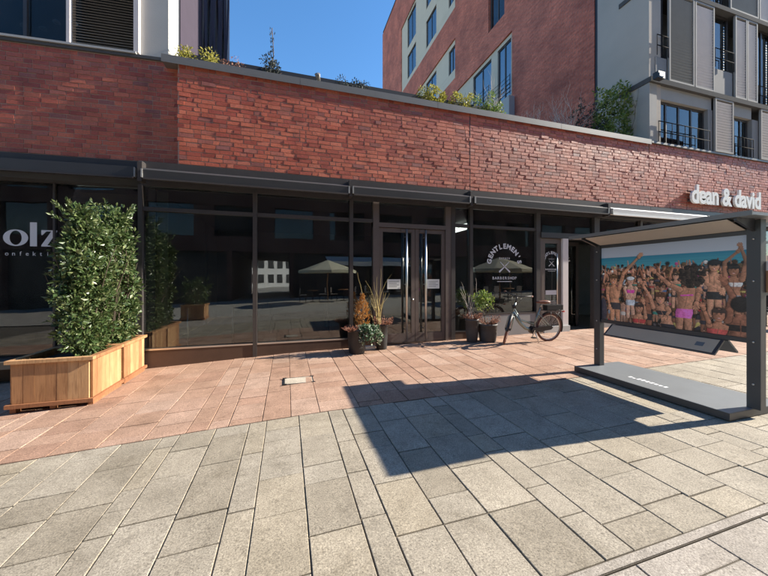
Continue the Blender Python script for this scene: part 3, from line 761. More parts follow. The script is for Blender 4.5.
fwin(655, 700, 10.53, 13.29, 3); fwin(701, 726, 10.53, 13.29, 2); louv(728, 756, 10.53, 13.29, 'louvre_d'); louv(757, 768, 10.53, 13.29); louv(769, 790, 10.53, 13.29)
lm = empty('wall_lamp', (fx(650), D-.22, 7.5), 'dark box floodlight on the corner of the first floor slab', 'lamp')
bx('housing', M['black'], lm, fx(647.5), fx(654), D-.30, D-.145, 7.43, 7.62); bx('lens', M['steel'], lm, fx(648.5), fx(653), D-.31, D-.302, 7.47, 7.58)

# ------------------------------------------------------------------ awning cassettes above the shop fronts
def cassette(px0, px1, label, mat, group='roller awning cassettes', z0=3.335, z1=3.52, out=.26, leftfront=False):
    if not leftfront:
        a, b = fx(px0, D-.2), fx(px1, D-.2)
        r = empty('awning', ((a+b)/2, D-.1, z0), label, 'awning', group)
        m = MB(); m.add([(x, y, z) for x in (a, b) for (y, z) in ((D-.065, z0+.01), (D-out, z0), (D-out-.015, z1-.05), (D-out+.06, z1), (D-.065, z1))],
               [(0,1,2,3,4), (9,8,7,6,5)]+[(i, 5+i, 5+(i+1) % 5, (i+1) % 5) for i in range(5)])
        m.build('cassette', M[mat], r)
        for x in (a, b):
            e = MB(); s_ = .012; e.box(x-s_, x+s_, D-out-.03, D-out+.012, z0-.006, z1-.04); e.build('end_cap', M['cass_end'], r)
        bx('front_bar', M['frame'] if mat != 'white' else M['white'], r, a+.02, b-.02, D-out-.03, D-out+.03, z0-.035, z0-.004)
    else:
        a, b = px0, px1
        c = lp((a+b)/2, .15); r = empty('awning', (c.x, c.y, z0), label, 'awning', group)
        lbox('cassette', M[mat], r, a, b, .055, out, z0, z1)
        for x in (a,): lbox('end_cap', M['cass_end'], r, x-.012, x+.012, out-.03, out+.02, z0-.006, z1-.02)
        lbox('front_bar', M['frame'], r, a+.02, b, out-.03, out+.03, z0-.035, z0-.004)
    return r
cassette(143.5, 348.5, 'long dark grey awning cassette over the wide shop windows left of the double door', 'cassette')
cassette(352.5, 468.5, 'dark grey awning cassette directly over the glazed double door', 'cassette')
cassette(473.5, 606, 'dark grey awning cassette over the barber window and bicycle', 'cassette')
cassette(610, 706, 'white awning cassette below the white shop name letters', 'white')
cassette(708, 800, 'dark grey awning cassette at the far end beyond the white one', 'cassette')
cassette(.66, 8.5, 'dark grey awning cassette over the clothes shop window with serif letters', 'cassette', z0=3.40, z1=3.585, leftfront=True)
# vertical brackets between cassettes
for px in (140.5, 350.5, 471, 608):
    x = fx(px, D-.2); bx('awning_post', M['frame'], shop, x-.035, x+.035, D-.24, D-.063, 3.27, 3.62)
    bx('post_cap', M['steel'], shop, x-.03, x+.03, D-.20, D-.063, 3.623, 3.64)

# ------------------------------------------------------------------ shop name
sg = empty('shop_sign', (fx(718), D-.08, 3.95), 'white raised letters of the shop name on the brick wall', 'sign')
XS0, XS1 = fx(686.5), fx(754)
body = 'dean & david'
vs, fs = text_geo(body, 1.0, align='LEFT'); w0 = max(v[0] for v in vs)-min(v[0] for v in vs); sc = (XS1-XS0)/w0
adv = []                                           # advance of each letter from the width of the prefix
for i in range(len(body)):
    if i == 0: adv.append(0.0); continue
    v2, _ = text_geo(body[:i]+'.', 1.0, align='LEFT'); adv.append(max(v[0] for v in v2)-.16)
zl0 = 3.93
for ch_, a in zip(body, adv):
    if ch_ == ' ': continue
    m = MB(); vs, fs = text_geo(ch_, sc*1.05, extrude=.03, offset=.022, align='LEFT')
    m.add([(XS0+a*sc+x, D-.11-z_, zl0+y*1.12) for x, y, z_ in vs], fs); m.build('letter', M['letter'], sg)
for zz in (zl0+.06, zl0+.36): bx('fixing_rail', M['frame'], sg, XS0, XS1, D-.075, D-.014, zz-.012, zz+.012)

# ------------------------------------------------------------------ foliage helpers
def leaves(m, pts, size, aspect=.5, up=.3, fold=True, droop=0):
    for (p, d) in pts:
        p = Vector(p); d = Vector(d); s_ = size*random.uniform(.55, 1.3)
        d = (d+Vector((random.gauss(0,.5), random.gauss(0,.5), random.gauss(0,.5)+up-droop))).normalized()
        x = d.orthogonal(); x.rotate(Quaternion(d, random.uniform(0, 6.28))); x = x.normalized()*s_*aspect*.5
        nrm = d.cross(x).normalized()*s_*.10
        a = p; b = p+d*s_*.5+x+nrm; c = p+d*s_; e = p+d*s_*.5-x+nrm; f = p+d*s_*.5
        m.add([a, b, c, e, f], [(0, 1, 4), (1, 2, 4), (2, 3, 4), (3, 0, 4)], False)
def clump(m, c, r, n, size, squash=1, **k):
    c = Vector(c); pts = []
    for _ in range(n):
        d = Vector((random.gauss(0,1), random.gauss(0,1), random.gauss(0,1))).normalized(); q = random.random()**.45
        pts.append((c+Vector((d.x*r*q, d.y*r*q, d.z*r*q*squash)), d))
    leaves(m, pts, size, **k)
def twigs(m, base, d, L, r, depth, spread=.5, n=3, up=.15):
    base = Vector(base); d = Vector(d).normalized()
    pts = [base]; p = base; dd = d.copy()
    for i in range(4):
        dd = (dd+Vector((random.gauss(0,.14), random.gauss(0,.14), random.gauss(0,.1)+up*.3))).normalized(); p = p+dd*L/4; pts.append(p)
    m.tube(pts, [r*(1-.16*i) for i in range(5)], 4, cap=False)
    tips = [p]
    if depth > 0:
        for _ in range(n):
            q = pts[random.randrange(1, 5)]
            nd = (dd+Vector((random.gauss(0,spread), random.gauss(0,spread), random.gauss(0,spread)+up))).normalized()
            tips += twigs(m, q, nd, L*random.uniform(.5, .8), r*.55, depth-1, spread, n, up)
    return tips

# ------------------------------------------------------------------ timber planters and laurel hedges
def planter(x0, x1, y0, y1, zg, label, htop):
    r = empty('wooden_planter', ((x0+x1)/2, (y0+y1)/2, zg), label, 'planter', 'timber planters by the shop window')
    zb_, zt = zg+.075, htop
    bh = .09
    # boards on four sides
    def side(axis, fixed, a, b, sgn):
        n = max(6, round((b-a)/.112)); wd = (b-a)/n
        for k in range(n):
            p, q = a+k*wd+.0015, a+(k+1)*wd-.0015; e = random.uniform(0, .003)
            if axis == 'x': MB().box(p, q, fixed-.012-sgn*e, fixed+.012-sgn*e, zb_+.035, zt-.045).build('plank', M['wood'], r)
            else: MB().box(fixed-.012-sgn*e, fixed+.012-sgn*e, p, q, zb_+.035, zt-.045).build('plank', M['wood'], r)
    side('x', y0+.02, x0+.034, x1-.034, 1); side('y', x1-.02, y0+.034, y1-.034, -1); side('x', y1-.02, x0+.034, x1-.034, -1); side('y', x0+.02, y0+.034, y1-.034, 1)
    def ring(name, zz0, zz1, o, t, mat):
        bx(name, mat, r, x0-o, x1+o, y0-o, y0-o+t, zz0, zz1); bx(name, mat, r, x0-o, x1+o, y1+o-t, y1+o, zz0, zz1)
        bx(name, mat, r, x0-o, x0-o+t, y0-o+t+.001, y1+o-t-.001, zz0, zz1); bx(name, mat, r, x1+o-t, x1+o, y0-o+t+.001, y1+o-t-.001, zz0, zz1)
    ring('top_rail', zt-.043, zt, .022, .075, M['wood'])
    ring('base_rail', zb_-.015, zb_+.033, .022, .05, M['wood_d'])
    for k in range(3):
        x = x0+.03+(x1-x0-.06)*k/2; bx('pallet_foot', M['wood_d'], r, x-.03, x+.03, y0+.03, y1-.03, zg-.015, zb_-.017)
    bx('soil', M['soil'], r, x0+.06, x1-.06, y0+.06, y1-.06, zt-.22, zt-.09)
    return r
PXR = -2.47; PXL = -3.33; PY0, PY1, PY2 = 5.17, 6.02, 6.84
zg = g(-2.9); ZPT = .515
planter(PXL, PXR, PY0, PY1-.03, zg, 'front timber planter box on pallet feet, shaded plank end towards the street', ZPT)
planter(PXL, PXR, PY1+.0, PY2, zg, 'rear timber planter box standing against the shop front behind the other box', ZPT)
def hedge(cx, cy, zb_, rx, ry, h, label, n=8500, seed=1, group='laurel hedges in timber planters'):
    random.seed(seed)
    r = empty('laurel_hedge', (cx, cy, zb_), label, 'hedge', group)
    st = MB()
    for k in range(9):
        x, y = cx+random.uniform(-rx,rx)*.25, cy+random.uniform(-ry,ry)*.4
        twigs(st, (x, y, zb_), (random.gauss(0,.04), random.gauss(0,.04), 1), h*.48, .016, 1, .10, 3, up=.5)
    st.build('stem', M['bark'], r)
    m = MB(); cl = []
    for k in range(190):
        u = random.random(); zz = zb_+.06+u*(h-.1)
        w = 1.0 if u < .75 else 1.0-.55*(u-.75)/.25
        w *= .72+.28*min(1, u/.25)+random.uniform(-.1, .16)
        t = random.uniform(0, 2*PI); q = random.random()**.4
        w *= 1+.16*math.sin(2*t+7*u+seed)+.12*math.sin(3*t-11*u+2*seed)
        if u > .8: zz -= h*.10*(.5+.5*math.sin(3*t+seed))
        cl.append((cx+math.cos(t)*rx*w*q, cy+math.sin(t)*ry*w*q, zz))
    for c in cl: clump(m, c, random.uniform(.07, .15), n//190, .072, aspect=.52, up=.15)
    for k in range(24):                             # loose shoots on the outline
        t = random.uniform(0, 2*PI); u = random.random(); top = random.random() < .4
        b = Vector((cx+math.cos(t)*rx*.85, cy+math.sin(t)*ry*.85, zb_+h*(.93 if top else .1+.8*u))); d = Vector((math.cos(t)*.5, math.sin(t)*.5, .8 if top else .25)).normalized()
        for i in range(7): leaves(m, [(b+d*.03*i, d) for _ in range(3)], .062, aspect=.4)
    m.build('crown', M['laurel'], r)
    return r
hedge(-2.75, 5.60, ZPT-.09, .215, .32, 2.12, 'front dense glossy green laurel bush in the box with the shaded plank end', 14000, 3)
hedge(-2.74, 6.38, ZPT-.09, .205, .32, 2.34, 'rear taller glossy green laurel bush rising behind, next to the shop front post', 14000, 5)
random.seed(21)

# ------------------------------------------------------------------ pots by the doors
def pot(x, y, rt, rb, h, mat, label, square=False, group='dark plant pots'):
    zg_ = g(x)
    r = empty('plant_pot', (x, y, zg_), label, 'pot', group)
    m = MB()
    if square:
        def sq(rr, zz): return [(x-rr, y-rr, zz), (x+rr, y-rr, zz), (x+rr, y+rr, zz), (x-rr, y+rr, zz)]
        L = [sq(rb, zg_), sq(rt, zg_+h), sq(rt-.025, zg_+h), sq(rt-.03, zg_+h-.08)]
        m.add(sum(L, []), [(3,2,1,0)]+[(4*i+k, 4*i+(k+1) % 4, 4*i+4+(k+1) % 4, 4*i+4+k) for i in range(3) for k in range(4)])
    else:
        m.lathe((x, y, zg_), [(rb*.95, 0), (rb, .02), ((rt+rb)/2+.005, h*.5), (rt-.01, h-.05), (rt, h-.045), (rt, h), (rt-.025, h), (rt-.035, h-.1)], 24, cap=False)
    m.build('vessel', M[mat], r)
    MB().lathe((x, y, zg_+h-.09), [(rt-.045 if not square else rt*.8, 0), (rt-.045 if not square else rt*.8, .02)], 16).build('soil', M['soil'], r)
    return r
pot(1.37, 6.44, .20, .16, .50, 'pot', 'wide round dark pot with variegated ivy, left of the double door')
pot(1.95, 6.62, .135, .115, .54, 'pot', 'slim tall dark pot with bare twigs, at the double door jamb')
pot(4.50, 6.47, .225, .185, .42, 'pot2', 'low wide dark grey pot with dry heather beside the bicycle')
pot(4.13, 6.55, .16, .12, .54, 'pot2', 'tall slim dark grey pot with dry heather beside the barber window')
bx('white_box', M['white'], None, 1.60, 1.82, 6.62, 6.74, g(1.7), g(1.7)+.07, label='small white box on the paving between two dark pots', cat='box')
# orange plume
r = empty('orange_conifer', (1.50, 6.50, .42), 'upright orange-brown dried conifer plume in the wide pot', 'plant'); m = MB(); st = MB()
st.tube([(1.50, 6.50, .40), (1.50, 6.50, 1.12), (1.47, 6.5, 1.27)], [.012, .008, .004], 6); st.build('stem', M['bark'], r)
for k in range(420):
    u = random.random(); zz = .47+u*.72; rr = .155*math.sin(PI*min(1, .22+u*.72))**.8*(1-.75*max(0, u-.72)/.28)
    t = random.uniform(0, 6.28); q = random.random()**.5
    leaves(m, [((1.50+math.cos(t)*rr*q, 6.50+math.sin(t)*rr*q, zz), (math.cos(t)*.6, math.sin(t)*.6, .7)) for _ in range(3)], .055, aspect=.3, up=.5)
m.build('foliage', M['orange_leaf'], r)
# ivy
r = empty('variegated_ivy', (1.50, 6.36, .47), 'trailing green and cream variegated ivy spilling over the wide pot', 'plant'); m = MB(); st = MB()
for k in range(20):
    t = random.uniform(-2.2, .5); L = random.uniform(.10, .34); x, y, zz = 1.45+random.uniform(-.06,.12), 6.40, .53
    pts = [(x, y, zz), (x+math.cos(t)*.12+.05, y+math.sin(t)*.10, zz+.02), (x+math.cos(t)*.20+.08, y+math.sin(t)*.16, zz-L*.35), (x+math.cos(t)*.22+.10, y+math.sin(t)*.18, zz-L)]
    st.tube(pts, .004, 4)
    for i in range(len(pts)-1):
        a, b = Vector(pts[i]), Vector(pts[i+1])
        for q in range(9): leaves(m, [(a.lerp(b, q/9)+Vector((random.gauss(0,.03), random.gauss(0,.025), random.gauss(0,.025))), (0, -1, .2)) for _ in range(2)], .052, aspect=.8, up=0)
st.build('stem', M['bark'], r); m.build('foliage', M['ivy'], r)
def heather(x, y, z, rr, label):
    r = empty('dry_heather', (x, y, z), label, 'plant', 'dry heather in the pots'); m = MB(); s_ = MB()
    for k in range(60):
        t = random.uniform(0, 6.28); d = Vector((math.cos(t)*.8, math.sin(t)*.8, random.uniform(.3, 1))).normalized(); b = Vector((x+math.cos(t)*rr*.3, y+math.sin(t)*rr*.3, z))
        e = b+d*rr*random.uniform(.6, 1.1); s_.tube([b, e], .003, 3, cap=False)
        for q in range(7): leaves(m, [(b.lerp(e, q/6), d)]*2, .035, aspect=.4, up=.2)
    s_.build('stem', M['bark'], r); m.build('flower', M['heather'], r)
heather(1.24, 6.36, .47, .15, 'dry pinkish heather tuft at the street side of the wide ivy pot')
heather(1.98, 6.58, .54, .20, 'dry pinkish heather tuft under the bare twigs at the double door')
heather(4.50, 6.45, .46, .25, 'dry rusty heather mound in the low wide pot beside the bicycle')
heather(4.13, 6.53, .58, .19, 'dry rusty heather tuft in the tall slim pot by the barber window')
r = empty('bare_twigs', (1.86, 6.60, .54), 'bundle of pale yellow bare twigs standing in the slim pot', 'plant'); m = MB()
for k in range(11):
    twigs(m, (1.86+random.gauss(0,.03), 6.6+random.gauss(0,.03), .50), (random.gauss(-.05,.10), random.gauss(0,.1), 1), random.uniform(.5,.78), .009, 1, .25, 2)
m.build('twig', M['twig_y'], r)
r = empty('bare_twigs', (4.13, 6.57, .58), 'few thin bare pale twigs rising from the tall slim grey pot', 'plant'); m = MB()
for k in range(5): twigs(m, (4.13+random.gauss(0,.03), 6.57, .50), (random.gauss(.02,.1), random.gauss(0,.08), 1), random.uniform(.5,.85), .007, 1, .3, 2)
m.build('twig', M['twig'], r)
r = empty('small_bay_tree', (4.47, 6.5, .48), 'small loose round-headed green bay shrub on a thin stem in the wide grey pot', 'plant'); m = MB(); st = MB()
twigs(st, (4.47, 6.5, .38), (-.05, 0, 1), .55, .014, 2, .5, 3); st.build('stem', M['bark'], r)
for k in range(20): clump(m, (4.45+random.gauss(0,.12), 6.5+random.gauss(0,.10), 1.02+random.gauss(0,.10)), .09, 32, .062, aspect=.5, up=.3)
m.build('crown', M['bright_leaf'], r)

# ------------------------------------------------------------------ bicycle
RWp, FWp = Vector((5.80, 6.0)), Vector((4.70, 6.08))
fwd = (FWp-RWp).normalized(); sidev = Vector((-fwd.y, fwd.x)); zg = g(5.2)
WR = .335; LEAN = R(4)
def bp(u, v, w):                                    # u forward from rear axle, v sideways, w above ground
    v2 = v*math.cos(LEAN)-w*math.sin(LEAN)*-1; w2 = w*math.cos(LEAN)
    p = RWp+fwd*u+sidev*v2; return Vector((p.x, p.y, zg+w2))
bk = empty('bicycle', (5.25, 6.04, zg), 'silver step-through city bicycle with black saddle parked on its stand before the barber window', 'bicycle')
WB = (FWp-RWp).length
HT, HB = (WB-.20, 0, .92), (WB-.13, 0, .66)         # head tube ends
STEER = R(52)
ax_s = (bp(*HT)-bp(*HB)).normalized()
def steer(p):
    o = bp(*HB); q = Quaternion(ax_s, STEER); return o+q@(Vector(p)-o)
def wheel(cu, xf, tyre_mat):
    N_ = 40
    c = lambda t, r_, v=0: xf(bp(cu+math.cos(t)*r_, v, WR+math.sin(t)*r_))
    ty = MB().tube([c(2*PI*k/N_, WR-.024) for k in range(N_)], .025, 8, closed=True).build('wheel', M[tyre_mat], bk, label=None)
    MB().tube([c(2*PI*k/N_, WR-.052) for k in range(N_)], .012, 6, closed=True).build('rim', M['steel'], ty)
    sp = MB()
    for k in range(28): sp.tube([c(2*PI*k/28+.25*(1 if k % 2 else -1), .03, .025*(1 if k % 4 < 2 else -1)), c(2*PI*k/28, WR-.055)], .0016, 4, cap=False)
    sp.build('spoke', M['steel'], ty)
    MB().tube([xf(bp(cu, -.06, WR)), xf(bp(cu, .06, WR))], .026, 12).build('hub', M['black'], ty)
ident = lambda p: Vector(p)
wheel(0, ident, 'tyre_b'); wheel(WB, steer, 'tyre_b')
BB = (.44, 0, .29); ST0, ST1 = BB, (.25, 0, .80)
m = MB()
m.tube([bp(*HT), bp(*HB)], .024, 10); m.tube([bp(WB-.145, 0, .72), bp(.75, 0, .44), bp(.62, 0, .33), bp(*BB)], [.036,.042,.042,.036], 10)
m.tube([bp(WB-.165, 0, .79), bp(.76, 0, .52), bp(.42, 0, .42)], .022, 10)
m.tube([bp(*ST0), bp(*ST1)], .019, 10)
for s_ in (-1, 1):
    m.tube([bp(*BB), bp(0, s_*.065, WR)], .012, 8); m.tube([bp(.31, 0, .66), bp(.26, s_*.05, .60), bp(0, s_*.065, WR)], .010, 8)
m.build('frame', M['silver'], bk)
m = MB()
m.tube([steer(bp(*HB)), steer(bp(WB-.11, 0, .62))], .02, 8)
for s_ in (-1, 1): m.tube([steer(bp(WB-.12, 0, .64)), steer(bp(WB-.10, s_*.055, .60)), steer(bp(WB, s_*.06, WR))], [.02,.016,.011], 8)
m.build('fork', M['silver'], bk)
m = MB(); stem_top = (WB-.235, 0, 1.06)
m.tube([bp(*HT), bp(*stem_top)], .017, 8)
hb = [(WB-.44, -.30, 1.08), (WB-.34, -.27, 1.10), (WB-.20, -.12, 1.09), (WB-.19, 0, 1.07), (WB-.20, .12, 1.09), (WB-.34, .27, 1.10), (WB-.44, .30, 1.08)]
m.tube([steer(bp(*p)) for p in hb], .012, 8)
hbo = m.build('handlebar', M['black'], bk)
for s_ in (0, -1):
    a, b = (hb[0], hb[1]) if s_ == 0 else (hb[-1], hb[-2])
    MB().tube([steer(bp(*a)), steer(bp(*b))], .018, 10).build('grip', M['brown_l'], hbo)
MB().tube([steer(bp(WB-.12, 0, .86)), steer(bp(WB-.05, 0, .86))], [.035, .045], 12).build('headlight', M['black'], bk)
m = MB(); m.tube([bp(*ST1), bp(.215, 0, .90)], .013, 8); m.build('seatpost', M['steel'], bk)
m = MB()
prof = [(-.15, .09, .07), (-.09, .105, .085), (0, .08, .07), (.08, .04, .055), (.15, .025, .045)]
vs = []; fs = []
for (u, hw, th) in prof:
    for k in range(8):
        t = 2*PI*k/8; vs.append(bp(.215+u, math.cos(t)*hw, .925+math.sin(t)*th*.5))
for i in range(4):
    for k in range(8): fs.append((8*i+k, 8*i+(k+1) % 8, 8*i+8+(k+1) % 8, 8*i+8+k))
fs += [tuple(range(8))[::-1], tuple(32+k for k in range(8))]
m.add(vs, fs, True); m.build('saddle', M['brown_l'], bk)
def fender(cu, xf, t0, t1):
    m = MB(); n = 18; vs = []
    for k in range(n+1):
        t = t0+(t1-t0)*k/n
        for v, rr in ((-.03, WR+.018), (-.012, WR+.03), (.012, WR+.03), (.03, WR+.018)): vs.append(xf(bp(cu+math.cos(t)*rr, v, WR+math.sin(t)*rr)))
    m.add(vs, [(4*i+j, 4*i+j+1, 4*i+5+j, 4*i+4+j) for i in range(n) for j in range(3)], True); m.build('mudguard', M['black'], bk)
fender(0, ident, R(55), R(200)); fender(WB, steer, R(10), R(165))
m = MB()
for s_ in (-1, 1):
    m.tube([bp(.24, s_*.06, .74), bp(-.34, s_*.06, .72)], .007, 6); m.tube([bp(-.22, s_*.06, .72), bp(0, s_*.075, WR+.01)], .006, 6); m.tube([bp(.02, s_*.06, .725), bp(0, s_*.075, WR+.01)], .006, 6)
for k in range(6): m.tube([bp(.16-.1*k, -.06, .73), bp(.16-.1*k, .06, .73)], .005, 6)
m.build('luggage_rack', M['black'], bk)
m = MB(); m.obox(bp(-.08, 0, .80), (fwd.x, fwd.y, 0), (sidev.x, sidev.y, 0), (0,0,1), .21, .075, .055); m.build('rack_battery', M['black'], bk)
MB().tube([bp(-.36, -.03, .70), bp(-.36, .03, .70)], .022, 8).build('rear_light', M['red_t'], bk)
m = MB(); cc = [bp(BB[0]+.02*math.cos(2*PI*k/18)*4.2, -.04, BB[2]+.084*math.sin(2*PI*k/18)) for k in range(18)]
m.add(cc+[v+Vector((sidev.x, sidev.y, 0))*.08 for v in cc], [tuple(range(18))[::-1], tuple(range(18, 36))]+[(k, (k+1) % 18, 18+(k+1) % 18, 18+k) for k in range(18)], False); m.build('motor', M['black'], bk)
m = MB()
cg = [bp(BB[0]+.03, .062, BB[2]+.055), bp(0, .062, WR+.045), bp(-.05, .062, WR), bp(0, .062, WR-.045), bp(BB[0]+.03, .062, BB[2]-.055), bp(BB[0]+.07, .062, BB[2])]
m.add(cg+[v+Vector((sidev.x, sidev.y, 0))*.018 for v in cg], [tuple(range(6))[::-1], tuple(range(6, 12))]+[(k, (k+1) % 6, 6+(k+1) % 6, 6+k) for k in range(6)]); m.build('chain_guard', M['black'], bk)
for s_, du, dw in ((1, .07, -.155), (-1, -.07, .155)):
    cr = MB().bar(bp(BB[0], s_*.09, BB[2]), bp(BB[0]+du, s_*.10, BB[2]+dw), .012, .022).build('crank', M['steel'], bk)
    c = bp(BB[0]+du, s_*.15, BB[2]+dw); MB().obox(c, (fwd.x, fwd.y, 0), (sidev.x, sidev.y, 0), (0,0,1), .045, .04, .012).build('pedal', M['black'], cr)
MB().tube([bp(.40, .03, .26), bp(.34, .13, -.012)], .010, 8).build('kickstand', M['steel'], bk)
m = MB(); m.tube([steer(bp(WB-.2, .1, 1.08)), steer(bp(WB-.02, .08, 1.0)), bp(WB-.16, 0, .80)], .004, 5); m.tube([steer(bp(WB-.2, -.1, 1.08)), steer(bp(WB-.01, -.08, .98)), bp(WB-.14, 0, .72)], .004, 5); m.build('brake_cable', M['black'], bk)

# ------------------------------------------------------------------ photo display stand
BX = 4.80; BY0, BY1 = 2.12, 3.92                     # post line (faces -X)
zg = g(4.5)
ds = empty('photo_display_stand', (BX, 3.0, zg), 'dark steel outdoor photo display stand with roof, base plate and a printed beach photograph', 'display')
x0, x1 = 4.36, 5.30
MB().box(x0, x1, 2.12, 3.98, zg+.012, zg+.085).build('base_plate', M['stand'], ds)
MB().box(x0+.004, x1-.004, 2.124, 3.976, zg+.085, zg+.089).build('base_top', M['stand_top'], ds)
m = MB(); put_text(m, 'o o o o o o', .07, 0, 0, 0)
m = MB()
for k in range(9): m.box(4.60, 4.605+.045*random.random()+.03, 2.85+k*.055, 2.885+k*.055, zg+.0895, zg+.0905)
m.build('plate_inscription', M['decal'], ds)
for k in range(4):
    xx, yy = (4.45, 5.2)[k % 2], (2.3, 3.8)[k//2]; MB().box(xx-.05, xx+.05, yy-.05, yy+.05, zg-.012, zg+.0115).build('levelling_foot', M['black'], ds)
for yy, w in ((BY0, .055), (BY1, .05)):
    p = MB(); p.box(BX-.045, BX+.045, yy-w, yy+w, zg+.0892, zg+2.105); po = p.build('post', M['stand'], ds)
    for zz in (.35, .8, 1.45, 1.9): MB().tube([(BX-.055, yy, zg+zz), (BX-.045, yy, zg+zz)], .010, 8).build('bolt', M['steel'], po)
PZ0, PZ1 = zg+.83, zg+1.955
MB().box(BX-.03, BX+.03, BY0+.057, BY1-.052, PZ0-.05, PZ0).build('panel_frame', M['stand'], ds)
MB().box(BX-.03, BX+.03, BY0+.057, BY1-.052, PZ1, PZ1+.05).build('panel_frame', M['stand'], ds)
MB().box(BX-.012, BX+.020, BY0+.057, BY1-.052, PZ0+.001, PZ1-.001).build('backing_board', M['stand'], ds)
# roof: tilted slab overhanging the picture side, with a pale soffit
ROV = 4.43; RY0, RY1 = 1.98, 4.14
def roofbox(name, mat, xa, za, xb, zb2, t, ya, yb_):
    return MB().add([(xa, ya, za), (xb, ya, zb2), (xb, yb_, zb2), (xa, yb_, za), (xa, ya, za+t), (xb, ya, zb2+t), (xb, yb_, zb2+t), (xa, yb_, za+t)],
        [(3,2,1,0),(4,5,6,7),(0,1,5,4),(1,2,6,5),(2,3,7,6),(3,0,4,7)]).build(name, mat, ds)
roofbox('roof', M['stand_top'], ROV, zg+2.115, 5.22, zg+2.115, .03, RY0, RY1)
roofbox('roof_edge', M['coping'], ROV-.012, zg+2.11, ROV-.001, zg+2.11, .05, RY0, RY1)
roofbox('roof_soffit', M['soffit'], ROV+.015, zg+2.095, BX-.05, zg+2.0, .006, BY0+.06, BY1-.06)
roofbox('roof_beam', M['stand'], BX-.04, zg+2.006, BX+.04, zg+2.006, .10, BY0+.057, BY1-.052)
for yy in (BY0, BY1):
    MB().add([(ROV+.02, yy-.012, zg+2.08), (BX-.046, yy-.012, zg+1.98), (BX-.046, yy-.012, zg+2.113), (ROV+.02, yy-.012, zg+2.113), (ROV+.02, yy+.012, zg+2.08), (BX-.046, yy+.012, zg+1.98), (BX-.046, yy+.012, zg+2.113), (ROV+.02, yy+.012, zg+2.113)],
        [(0,1,2,3), (7,6,5,4), (0,4,5,1), (1,5,6,2), (2,6,7,3), (3,7,4,0)]).build('roof_bracket', M['stand'], ds)
# caption shelves, an inverted V under the picture
for s_ in (-1, 1):
    c = Vector((BX+s_*.12, 3.02, PZ0-.135)); d = Vector((s_*.75, 0, -.66)).normalized()
    o = MB().obox(c, d, (0,1,0), d.cross(Vector((0,1,0))), .115, .66, .010).build('caption_shelf', M['stand'], ds)
    nrm = Vector((s_*.66, 0, .75)); MB().obox(c+nrm*.0125, d, (0,1,0), nrm, .10, .63, .0015).build('caption_plate', M['caption'], o)
    MB().obox(c+nrm*.015+Vector((0,-.48,0)), d, (0,1,0), nrm, .03, .04, .0008).build('caption_text', M['ink'], o)
# leaflet box on the near post
lb = empty('leaflet_box', (BX+.08, BY0-.06, zg+1.34), 'small wooden leaflet box with grey lid on the side of the display post', 'box')
bx('body', M['wood'], lb, BX+.047, BX+.10, BY0-.07, BY0+.05, zg+1.33, zg+1.56); bx('lid', M['louvre'], lb, BX+.046, BX+.104, BY0-.074, BY0+.054, zg+1.563, zg+1.66)

# the printed photograph: a beach crowd painted shape by shape into point colours
PW, PH = 420, 286
img = np.zeros((PH, PW, 3)); yy_, xx_ = np.mgrid[0:PH, 0:PW]; UX = xx_/PW; UY = 1-yy_/PH                # UX 0..1 left to right, UY 0..1 bottom to top
AS = PW/PH
hor = .86; shore = .70
img[:] = (.60,.53,.44)
t_ = np.clip((UY-hor)/(1-hor), 0, 1)[..., None]; img = np.where((UY > hor)[..., None], np.array((.50,.56,.64))*(1-t_)+np.array((.42,.47,.56))*t_, img)
t_ = np.clip((UY-shore)/(hor-shore), 0, 1)[..., None]; img = np.where(((UY <= hor) & (UY > shore-.08))[..., None], np.array((.10,.42,.48))*(1-t_)+np.array((.03,.24,.36))*t_, img)
img *= (1+.10*rng.standard_normal((PH, 1, 1))*((UY <= hor) & (UY > shore-.08))[..., None])
prn = random.Random(5)
def paint(mask, c, soft=True):
    c = np.array(c); n = 1+.07*rng.standard_normal(mask.sum())[:, None]; img[mask] = np.clip(c*n, 0, 1)
def shade(mk, a, b):
    f = np.clip(1.02+.30*a+.16*b-.30*a*a, .5, 1.4); img[mk] = np.clip(img[mk]*f[mk][:, None], 0, 1)
def ell(cx, cy, rx, ry, c, rot=0):
    dx = (UX-cx)*AS; dy = UY-cy; ca, sa = math.cos(rot), math.sin(rot); u = (dx*ca+dy*sa)/rx; v = (-dx*sa+dy*ca)/ry
    if rx > .02: img[(dx/(rx+.008))**2+(dy/(ry+.008))**2 < 1] *= .5
    mk = u**2+v**2 < 1; paint(mk, c); shade(mk, u, v)
def limb(x0, y0, x1, y1, r0, r1, c):
    ax_, ay_ = x0*AS, y0; bx_, by_ = x1*AS, y1; dx, dy = bx_-ax_, by_-ay_; L2 = dx*dx+dy*dy+1e-9
    t = np.clip(((UX*AS-ax_)*dx+(UY-ay_)*dy)/L2, 0, 1); px_, py_ = UX*AS-(ax_+t*dx), UY-(ay_+t*dy); dd = np.hypot(px_, py_); rr = r0+(r1-r0)*t
    if r0 > .02: img[dd < rr+.007] *= .5
    mk = dd < rr; paint(mk, c); shade(mk, px_/rr, py_/rr)
def hand(x, y, s_, c, a):
    ell(x, y, .016*s_, .020*s_, c)
    for q in range(5):
        b = a+(q-2)*.30; L = (.030, .040, .044, .040, .032)[q]*s_; limb(x+math.cos(b)*.012*s_/AS, y+math.sin(b)*.014*s_, x+math.cos(b)*L/AS, y+math.sin(b)*L, .006*s_, .0045*s_, c)
SK = [(.52,.29,.19), (.42,.21,.13), (.60,.37,.27), (.30,.14,.085), (.20,.09,.055), (.48,.25,.16)]
HR = [(.03,.025,.022), (.06,.035,.02), (.02,.02,.02), (.16,.10,.05), (.04,.03,.03)]
